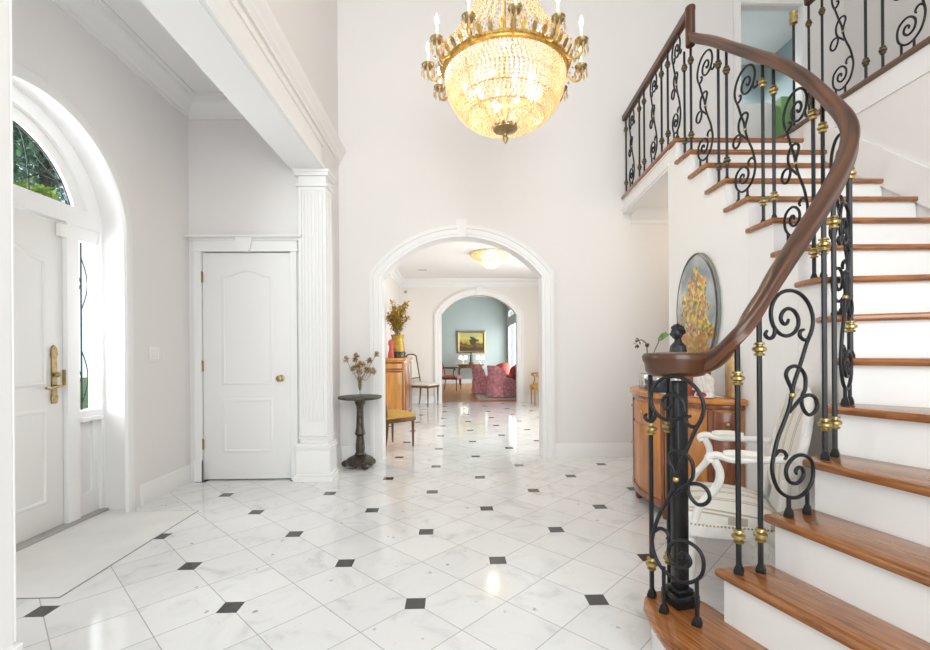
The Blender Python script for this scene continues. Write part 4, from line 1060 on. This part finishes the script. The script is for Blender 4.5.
# things on the commode
cl = MB(); cl.prism([(1.51,3.10),(1.78,2.98),(1.80,3.52),(1.50,3.52)], ZT, ZT+.004); tag(cl.build('table_runner', M['white'], bevel=.001, seg=1), 'white cloth lying on top of the commode', 'cloth')
po = thing('silver_planter', 'square silver planter at the left end of the commode', 'planter', (1.60,3.72,ZT))
b = MB(); b.box((1.54,3.66,ZT+.001),(1.66,3.78,ZT+.12)); b.build('planter_body', M['silver'], po, bevel=.004)
MB().box((1.55,3.67,ZT+.115),(1.65,3.77,ZT+.124)).build('soil', M['stem'], po, smooth=0)
oc = thing('orchid', 'fading dark orchid stem in the silver planter on the commode', 'plant', (1.59,3.71,ZT+.12))
b = MB(); b.tube(catmull([(1.59,3.71,ZT+.12),(1.585,3.71,1.18),(1.58,3.72,1.27),(1.555,3.75,1.305),(1.535,3.78,1.295)], 6), .005, 6); b.build('stem', M['stem'], oc)
b = MB()
for c in ((1.58,3.72,1.275),(1.54,3.77,1.30),(1.53,3.78,1.27)):
    for k in range(6): b.leaf(c, (random.gauss(0,1),random.gauss(0,1),random.gauss(0,1)-.3), .015, .04)
b.build('blossom', M['dark'], oc, smooth=0)
b = MB(); b.tube(catmull([(1.60,3.70,ZT+.12),(1.61,3.66,1.18),(1.625,3.56,1.315)], 4), .004, 6); b.add([(1.622,3.60,1.312),(1.60,3.55,1.29),(1.61,3.50,1.295),(1.635,3.43,1.335),(1.64,3.50,1.36),(1.63,3.56,1.35),(1.628,3.52,1.322)], [(0,1,6),(1,2,6),(2,3,6),(3,4,6),(4,5,6),(5,0,6)]); b.leaf((1.60,3.70,1.03), (.2,.5,.35), .04, .2); b.build('leaf', M['leaf'], oc, smooth=0)
bu = thing('bust', 'black curly-haired bust standing on the commode under the painting', 'bust', (1.665,3.36,ZT))
MB().lathe([(.06,.001),(.06,.03),(.04,.05),(.035,.19),(.05,.22)], (1.665,3.36,ZT), 16).build('base', M['black'], bu)
b = MB(); b.lathe([(.04,.21),(.062,.24),(.075,.30),(.068,.345),(.035,.375),(.028,.40)], (1.665,3.36,ZT), 20, sx=.75, sy=1); b.ball((1.657,3.36,ZT+.44), .044, 14, 1.15)
b.ball((1.614,3.36,ZT+.43), .011, 8); b.ball((1.622,3.338,ZT+.435), .010, 8); b.ball((1.622,3.382,ZT+.435), .010, 8); b.build('figure', M['black'], bu)
b = MB()
for i in range(36):
    d = V((random.gauss(0,1)+.35,random.gauss(0,1),random.gauss(0,1)+.6)).normalized(); b.ball(V((1.662,3.36,ZT+.447))+V((d.x*.041,d.y*.042,d.z*.048)), .011+.008*random.random(), 7)
b.build('hair', M['black'], bu)
jb = thing('jewel_box', 'black and silver lidded box on the commode near the bust', 'box', (1.53,3.42,ZT))
MB().box((1.48,3.30,ZT+.005),(1.575,3.48,ZT+.09)).build('box_body', M['black'], jb, bevel=.004); MB().box((1.475,3.295,ZT+.09),(1.58,3.485,ZT+.115)).build('lid', M['silver'], jb, bevel=.006)
b = MB(); b.lathe([(.03,.004),(.045,.01),(.052,.06),(.045,.12),(.035,.15),(.045,.17),(.04,.17),(.03,.15)], (1.60,3.21,ZT), 20); tag(b.build('silver_vase', M['silver'], smooth=30), 'small mottled silver pot beside the red book', 'pot')
tag(MB().box((1.57,3.055,ZT+.004),(1.74,3.10,ZT+.23)).build('book', M['redbook'], bevel=.004), 'dark red book standing upright on the commode', 'book')
sh = thing('shell_sculpture', 'white ruffled shell sculpture on the commode right of the red book', 'sculpture', (1.655,2.985,ZT))
b = MB(); pts = []
for k in range(7):
    q = []
    for i in range(13):
        a = PI*(i/12)-.0; r = (.11-.010*k)*(1+.10*math.sin(5*a+k)); q.append((1.655+.030*(k-3)*.55+.012*math.sin(4*a), 2.985+r*.75*math.cos(a), ZT+.045+r*1.5*math.sin(a)))
    pts.append(q)
vs = [p for q in pts for p in q]; fs = [(i*13+j,i*13+j+1,(i+1)*13+j+1,(i+1)*13+j) for i in range(6) for j in range(12)]
fs += [tuple(range(13)), tuple(6*13+j for j in range(13))[::-1], tuple(i*13 for i in range(7))+tuple(i*13+12 for i in range(6,-1,-1))]
b.add(vs, fs); b.build('shell', M['marble_w'], sh, smooth=60)
MB().lathe([(.06,.004),(.062,.02),(.05,.045)], (1.655,2.985,ZT), 18).build('foot', M['marble_w'], sh)
b = MB(); b.ball((1.615,2.955,ZT+.022), .035, 12, .45, sx=.8, sy=1.3); tag(b.build('folded_cloth', M['magenta']), 'crimson folded cloth in front of the white shell sculpture', 'cloth')
pl = MB(); pl.prism([(0,-.04),(0,.05),(.018,.05),(.018,-.04)], 0, .01)
b = MB(); q = [(-.045,0),(.045,0),(.05,.12),(.045,.24),(.02,.31),(-.01,.315),(-.035,.25)]
b.add([(1.795,2.945-u*.0+u,ZT+.003+z) for u,z in q]+[(1.82,2.945+u,ZT+.003+z) for u,z in q], [tuple(range(7)), tuple(range(7,14))]+[(i,(i+1)%7,7+(i+1)%7,7+i) for i in range(7)])
tag(b.build('carved_board', M['tan'], bevel=.004), 'tan carved wooden piece leaning at the right end of the commode', 'ornament')

# ------------------------------------------------------------------ white armchair behind the newel
ac = thing('armchair', 'white painted armchair with striped silk seat behind the newel post', 'armchair', (1.425,2.41,0), None, math.radians(155))
W_, D_ = .58, .46
for x, y in ((.16,.225),(.16,-.225),(-.20,.20),(-.20,-.20)):
    MB().lathe([(.012,0),(.016,.03),(.026,.27),(.020,.285),(.030,.295),(.030,.31)], (x,y,0), 12).build('leg', M['antique'], ac, local=True)
b = MB(); pl_ = [(.225,-.20),(.245,0),(.225,.20),(.20,.275),(.1,.285),(-.22,.235),(-.225,-.235),(.1,-.285),(.20,-.275)]
b.prism(pl_, .305, .375); b.build('seat_rail', M['antique'], ac, bevel=.01, local=True)
b = MB()
per = [(x*1.005,y*1.005) for x,y in pl_]
for i in range(len(per)):
    p, q = V(per[i]), V(per[(i+1)%len(per)]); L_ = (q-p).length
    for k in range(int(L_/.016)):
        c = p.lerp(q, (k+.5)/int(L_/.016)); b.ball((c.x,c.y,.368), .0055, 6)
b.build('nail_trim', M['oldbrass'], ac, local=True)
cushion(.47, .56, .46, .40, .085, .035).build('seat_cushion', M['stripe'], ac, smooth=60, local=True)
def bx(t): return -.225-.13*t           # backward lean
n = 40; ov = []
for i in range(n):
    a = 2*PI*i/n; zz = .775+.255*math.sin(a); ov.append((bx((zz-.42)/.6), .255*math.cos(a), zz))
b = MB(); b.tube(ov, .021, 10, closed=True)
for s in (-1, 1): b.tube(catmull([(-.21,s*.20,.33),(-.235,s*.195,.45),(-.25,s*.185,.60)], 4), .022, 10)
b.build('back_frame', M['antique'], ac, local=True)
b = MB(); g = [(bx((.775-.42)/.6)+.035,0,.775)]
for k in (.35,.7,.96):
    for i in range(n): a = 2*PI*i/n; zz = .775+.255*k*math.sin(a); g.append((bx((zz-.42)/.6)+.03*(1-k*k)+.004, .255*k*math.cos(a), zz))
fs = [(0,1+i,1+(i+1)%n) for i in range(n)]
for q in range(2): fs += [(1+q*n+i,1+(q+1)*n+i,1+(q+1)*n+(i+1)%n,1+q*n+(i+1)%n) for i in range(n)]
m_ = len(g); back = [(x-2*(.03)-.0,y,z) for x,y,z in [(bx((.775-.42)/.6)+.035,0,.775)]]+[(2*(bx((z-.42)/.6))-x-.01,y,z) for x,y,z in g[1:]]
fs2 = [tuple(m_+k for k in f[::-1]) for f in fs]; fs2 += [(1+2*n+i,1+2*n+(i+1)%n,m_+1+2*n+(i+1)%n,m_+1+2*n+i) for i in range(n)]
b.add(g+back, fs+fs2); b.build('back_pad', M['stripe'], ac, smooth=60, local=True)
for s in (-1, 1):
    a = MB(); a.tube(catmull([(-.27,s*.245,.71),(-.12,s*.28,.705),(-.02,s*.29,.70),(.05,s*.29,.715),(.085,s*.29,.70),(.075,s*.29,.68)], 5), [.018]*26, 10)
    a.tube(catmull([(.06,s*.29,.695),(.035,s*.285,.63),(.05,s*.282,.56),(.12,s*.278,.46),(.15,s*.265,.36)], 5), .019, 10); a.build('arm', M['antique'], ac, local=True)
    MB().tube(catmull([(-.14,s*.282,.722),(-.06,s*.29,.728),(.02,s*.29,.722)], 4), [.016]+[.02]*7+[.016], 10).build('arm_pad', M['cream'], ac, local=True)

# ------------------------------------------------------------------ living room
rg = thing('rug', 'pale beige rug with golden border on the living room floor', 'rug', (1.3,14,0))
MB().box((.60,11.5,0),(2.0,16.6,.012)).build('rug_border', M['rugborder'], rg, smooth=0); MB().box((.70,11.54,.011),(1.95,16.56,.015)).build('rug_field', M['rug'], rg, smooth=0)
pc = thing('landscape_painting', 'gold framed landscape with trees on the blue wall', 'painting', (.68,LY-.03,1.58))
MB().box((-.46,-.005,-.335),(.46,.025,.335)).build('canvas', M['landscape'], pc, local=True, smooth=0)
b = MB()
for i in range(40): b.ball((.09+random.gauss(0,.07), -.006, .05+random.gauss(0,.06)), .03+.02*random.random(), 7, sx=1, sy=.08)
for i in range(14): b.ball((-.3+.5*random.random(), -.006, -.18+random.gauss(0,.03)), .03, 7, sx=1.3, sy=.08)
b.build('painted_trees', M['tree_paint'], pc, local=True, smooth=0)
b = MB(); fr = [(0,-.02),(0,.03),(-.03,.045),(-.06,.035),(-.085,.02),(-.085,-.02)]
b.sweep(fr, [(.54,0,-.42),(.54,0,.42),(-.54,0,.42),(-.54,0,-.42)], up=(0,-1,0), closed=True); b.build('frame', M['oldbrass'], pc, local=True)
ct = thing('console_table', 'dark console table under the landscape painting', 'table', (.65,17.1,0))
MB().box((.15,16.88,.70),(1.12,17.32,.75)).build('table_top', M['chairwood'], ct, bevel=.008)
MB().box((.2,16.93,.60),(1.07,17.28,.70)).build('apron', M['chairwood'], ct, bevel=.004)
for x in (.22,1.05):
    for y in (16.95,17.26): MB().tube([(x,y,0),(x,y,.3),(x,y,.62)], [.018,.024,.032], 8).build('leg', M['dark'], ct)
for x, lb in ((.36,'left'),(1.0,'right')):
    l = thing('table_lamp', f'twin-shade candlestick lamp at the {lb} end of the console table', 'lamp', (x,17.1,.75))
    MB().lathe([(.06,.001),(.06,.02),(.015,.04),(.012,.16),(.02,.18)], (x,17.1,.75), 12).build('base', M['silver'], l)
    for s in (-1, 1):
        MB().tube(catmull([(x,17.1,.92),(x+s*.05,17.1,.90),(x+s*.09,17.1,.93)], 4), .008, 6).build('arm', M['silver'], l)
        MB().lathe([(.075,.19),(.055,.31)], (x+s*.09,17.1,.75), 14, cap=False).build('lamp_shade', M['lampshade'], l)
b = MB(); b.lathe([(.09,.001),(.09,.05),(.05,.08),(.06,.16),(.045,.24),(.055,.30),(.03,.36),(.04,.40),(.03,.45),(.005,.47)], (.66,17.08,.75), 14)
tag(b.build('statuette', M['dark']), 'dark bronze statuette in the middle of the console table', 'statuette')
def slipper(label, loc, rz, m):
    c = thing('slipper_chair', label, 'chair', loc, 'skirted rose chairs in the living room', rz)
    b = MB(); n = 20
    # skirted base
    sk = [(.30,-.29),(.30,.29),(-.24,.30),(-.30,.22),(-.32,0),(-.30,-.22),(-.24,-.30)]
    b.prism([(x*1.04,y*1.04) for x,y in sk], .02, .03); b.v = []; b.f = []; b.mi = []; b.uv = []
    pr = []
    for i in range(len(sk)):
        p, q = V(sk[i]), V(sk[(i+1)%len(sk)]); k = max(3, int((q-p).length/.03))
        for j in range(k): pr.append(p.lerp(q, j/k))
    N_ = len(pr); low = []; 
    for i, p in enumerate(pr): low.append((p.x*(1.05+.02*(i % 2)), p.y*(1.05+.02*(i % 2)), .015))
    b.add(low+[(p.x,p.y,.40) for p in pr], [(i,(i+1)%N_,N_+(i+1)%N_,N_+i) for i in range(N_)]+[tuple(range(N_,2*N_))])
    b.build('skirt', m, c, local=True, smooth=20)
    cushion(.54,.56,.5,.42,.12,.03).build('seat_cushion', M['pink'] if m == M['pink'] else m, c, local=True, smooth=60)
    g = MB(); q = []
    for i in range(13):
        a = PI/2+PI*i/12; q.append((-.08+.25*math.cos(a), .30*math.sin(a)))
    cols = 13; rows = 8; vs = []
    for r in range(rows+1):
        t = r/rows
        for i, (x, y) in enumerate(q):
            top = .84-.15*abs(i/6-1)**2.5; z = .36+(top-.36)*t; vs.append((x-.07*t, y, z))
    vi = [(x+.09*(1 if abs(y) < .25 else .4), y*.78, z-.01) for x,y,z in vs]; o = len(vs); fs = []
    for r in range(rows):
        for i in range(cols-1):
            a = r*cols+i; fs += [(a,a+1,a+cols+1,a+cols),(o+a,o+a+cols,o+a+cols+1,o+a+1)]
    for i in range(cols-1): a = rows*cols+i; fs.append((a,a+1,o+a+1,o+a)); fs.append((i+1,i,o+i,o+i+1))
    for r in range(rows): a = r*cols; fs.append((a,a+cols,o+a+cols,o+a)); a += cols-1; fs.append((a+cols,a,o+a,o+a+cols))
    g.add(vs+vi, fs); g.build('backrest', m, c, local=True, smooth=60)
    return c
slipper('rose patterned skirted chair nearest the far arch', (1.27,12.15,.015), math.radians(38), M['pink'])
slipper('rose patterned skirted chair just behind the nearest one, towards the console', (.90,13.25,.015), math.radians(20), M['pink'])
slipper('plain red skirted chair farthest back, by the window', (1.48,14.9,.015), math.radians(120), M['red'])
slipper('red skirted chair half hidden by the right jamb of the far arch', (1.60,13.6,.015), math.radians(180), M['red'])
side_chair('red_armchair', 'red upholstered wood armchair at the left of the living room', (-.08,14.4,0), math.radians(-15), M['chairwood'], M['red'], arms=True, w=.6, d=.55, sh=.46, bh=.92)

# furnishings seen through the upstairs doorway
tag(MB().box((3.5,5.75,2.976),(4.10,6.15,4.36)).build('cupboard', M['white'], bevel=.01), 'white cupboard seen through the upstairs doorway', 'cupboard')
tag(MB().box((4.11,5.62,2.976),(4.40,6.15,4.38)).build('cabinet', M['greenwall'], bevel=.01), 'green cabinet beside the white cupboard through the upstairs doorway', 'cabinet')

# ------------------------------------------------------------------ outdoors by the front door
struct(MB().box((-30,-20,-.15),(-2.9,25,-.02)).build('ground', M['lawn'], smooth=0))
struct(MB().box((-6,1.2,-.14),(-2.79,4.6,-.01)).build('path', M['stone'], smooth=0))
def tree(x, y, zc, r, m, label, n):
    t = thing('tree', label, 'tree', (x,y,0))
    MB().tube([(x,y,-.05),(x+.1,y+.05,zc*.6),(x+.05,y,zc+.4*r)], [.16,.12,.05], 8).build('trunk', M['bark'], t)
    b = MB()
    for i in range(n):
        d = V((random.gauss(0,1),random.gauss(0,1),random.gauss(0,1))).normalized()*(random.random()**.4)
        b.leaf((x+d.x*r, y+d.y*r, zc+d.z*r*.95), (random.gauss(0,1),random.gauss(0,1),random.gauss(0,1)-.3), .045, .15)
    b.build('crown', m, t, smooth=0)
tree(-8.0, 9.1, 5.6, 1.2, M['foliage'], 'dark leafy tree outside beyond the fanlight', 2600)
tree(-6.05, 6.75, 3.40, .30, M['foliage2'], 'bright yellow-green tree outside low in the fanlight', 500)
tree(-11.7, 13.6, 6.6, 2.0, M['foliage3'], 'blue-green tree farther off outside the front door', 3000)
tree(-15.4, 16.4, 7.6, 2.0, M['foliage3'], 'broad blue-green tree farthest from the front door', 3400)
tree(-10.0, 5.6, 5.4, 1.9, M['foliage'], 'leafy tree outside straight across from the front door', 2600)
tree(-9.0, 1.4, 5.0, 1.7, M['foliage3'], 'blue-green tree outside left of the front door', 2200)

# ------------------------------------------------------------------ light
def area(name, loc, size, rot, power, col=(1,1,1)):
    l = bpy.data.lights.new(name, 'AREA'); l.shape = 'RECTANGLE'; l.size, l.size_y = size; l.energy = power; l.color = col
    o = bpy.data.objects.new(name, l); C.objects.link(o); o.location = loc; o.rotation_euler = [math.radians(a) for a in rot]; return o
def point(name, loc, power, r, col=(1,.84,.62)):
    l = bpy.data.lights.new(name, 'POINT'); l.energy = power; l.shadow_soft_size = r; l.color = col
    o = bpy.data.objects.new(name, l); C.objects.link(o); o.location = loc; return o
area('fill_added_window', (.65,-2.45,2.85), (3.2,4.6), (90,0,0), 195, (1,.988,.975))  # added fill for the foyer, shining in through the invented rear window
area('daylight_front_door', (-3.3,2.855,1.9), (1.7,1.8), (90,0,-90), 105, (.96,.98,1))
area('daylight_hall_window', (2.95,7.7,1.3), (2.9,2.0), (90,0,90), 95, (1,.98,.95))
area('daylight_living_room_window', (2.4,15.4,1.5), (2.8,2.2), (90,0,90), 140, (.98,.99,1))
area('fill_upstairs_room', (3.6,6.9,5.3), (1.5,.6), (0,0,0), 40, (.95,.98,1))  # added fill under the upstairs ceiling; this room has no window
for i in range(4):
    a = PI/2*i+.5; point('chandelier_lamp', (cx+.2*math.cos(a), cy+.2*math.sin(a), cz-.12), 2.8, .03, (1,.82,.60))
point('chandelier_lamp', (cx,cy,cz+.25), 9, .06, (1,.90,.78))
point('hall_lamp', (hx,hy,ZH-.12), 8, .06, (1,.88,.70))
point('passage_lamp', (3.0,4.55,2.5), 9, .08, (1,.86,.68))
for x in (.27,.45,.91,1.09): point('console_lamp', (x,17.1,.98), 1.2, .03)
w = bpy.data.worlds.new('World'); sc.world = w; w.use_nodes = True
nt = w.node_tree; bg = nt.nodes['Background']
bg.inputs[0].default_value = (.80,.91,1,1); bg.inputs[1].default_value = 1.2

# ------------------------------------------------------------------ camera
cam = bpy.data.cameras.new('camera'); co = bpy.data.objects.new('camera', cam); C.objects.link(co)
cam.sensor_width = 36; cam.lens = 458.7/930*36; cam.shift_y = (351.5-325)/930; cam.clip_start = .02
TH = math.atan((465-453.4)/458.7)
co.matrix_world = Matrix.Translation((0,0,1.22)) @ Matrix.Rotation(-TH,4,'Z') @ Matrix.Rotation(PI/2,4,'X') @ Matrix.Rotation(-.007,4,'Z')
sc.camera = co
sc.view_settings.view_transform = 'Standard'; sc.view_settings.look = 'None'; sc.view_settings.gamma = 1; sc.view_settings.use_curve_mapping = False
sc.view_settings.exposure = 0.36
sc.cycles.use_denoising = True
sc.cycles.max_bounces = 10; sc.cycles.diffuse_bounces = 6; sc.cycles.transparent_max_bounces = 24
sc.cycles.sample_clamp_indirect = 6
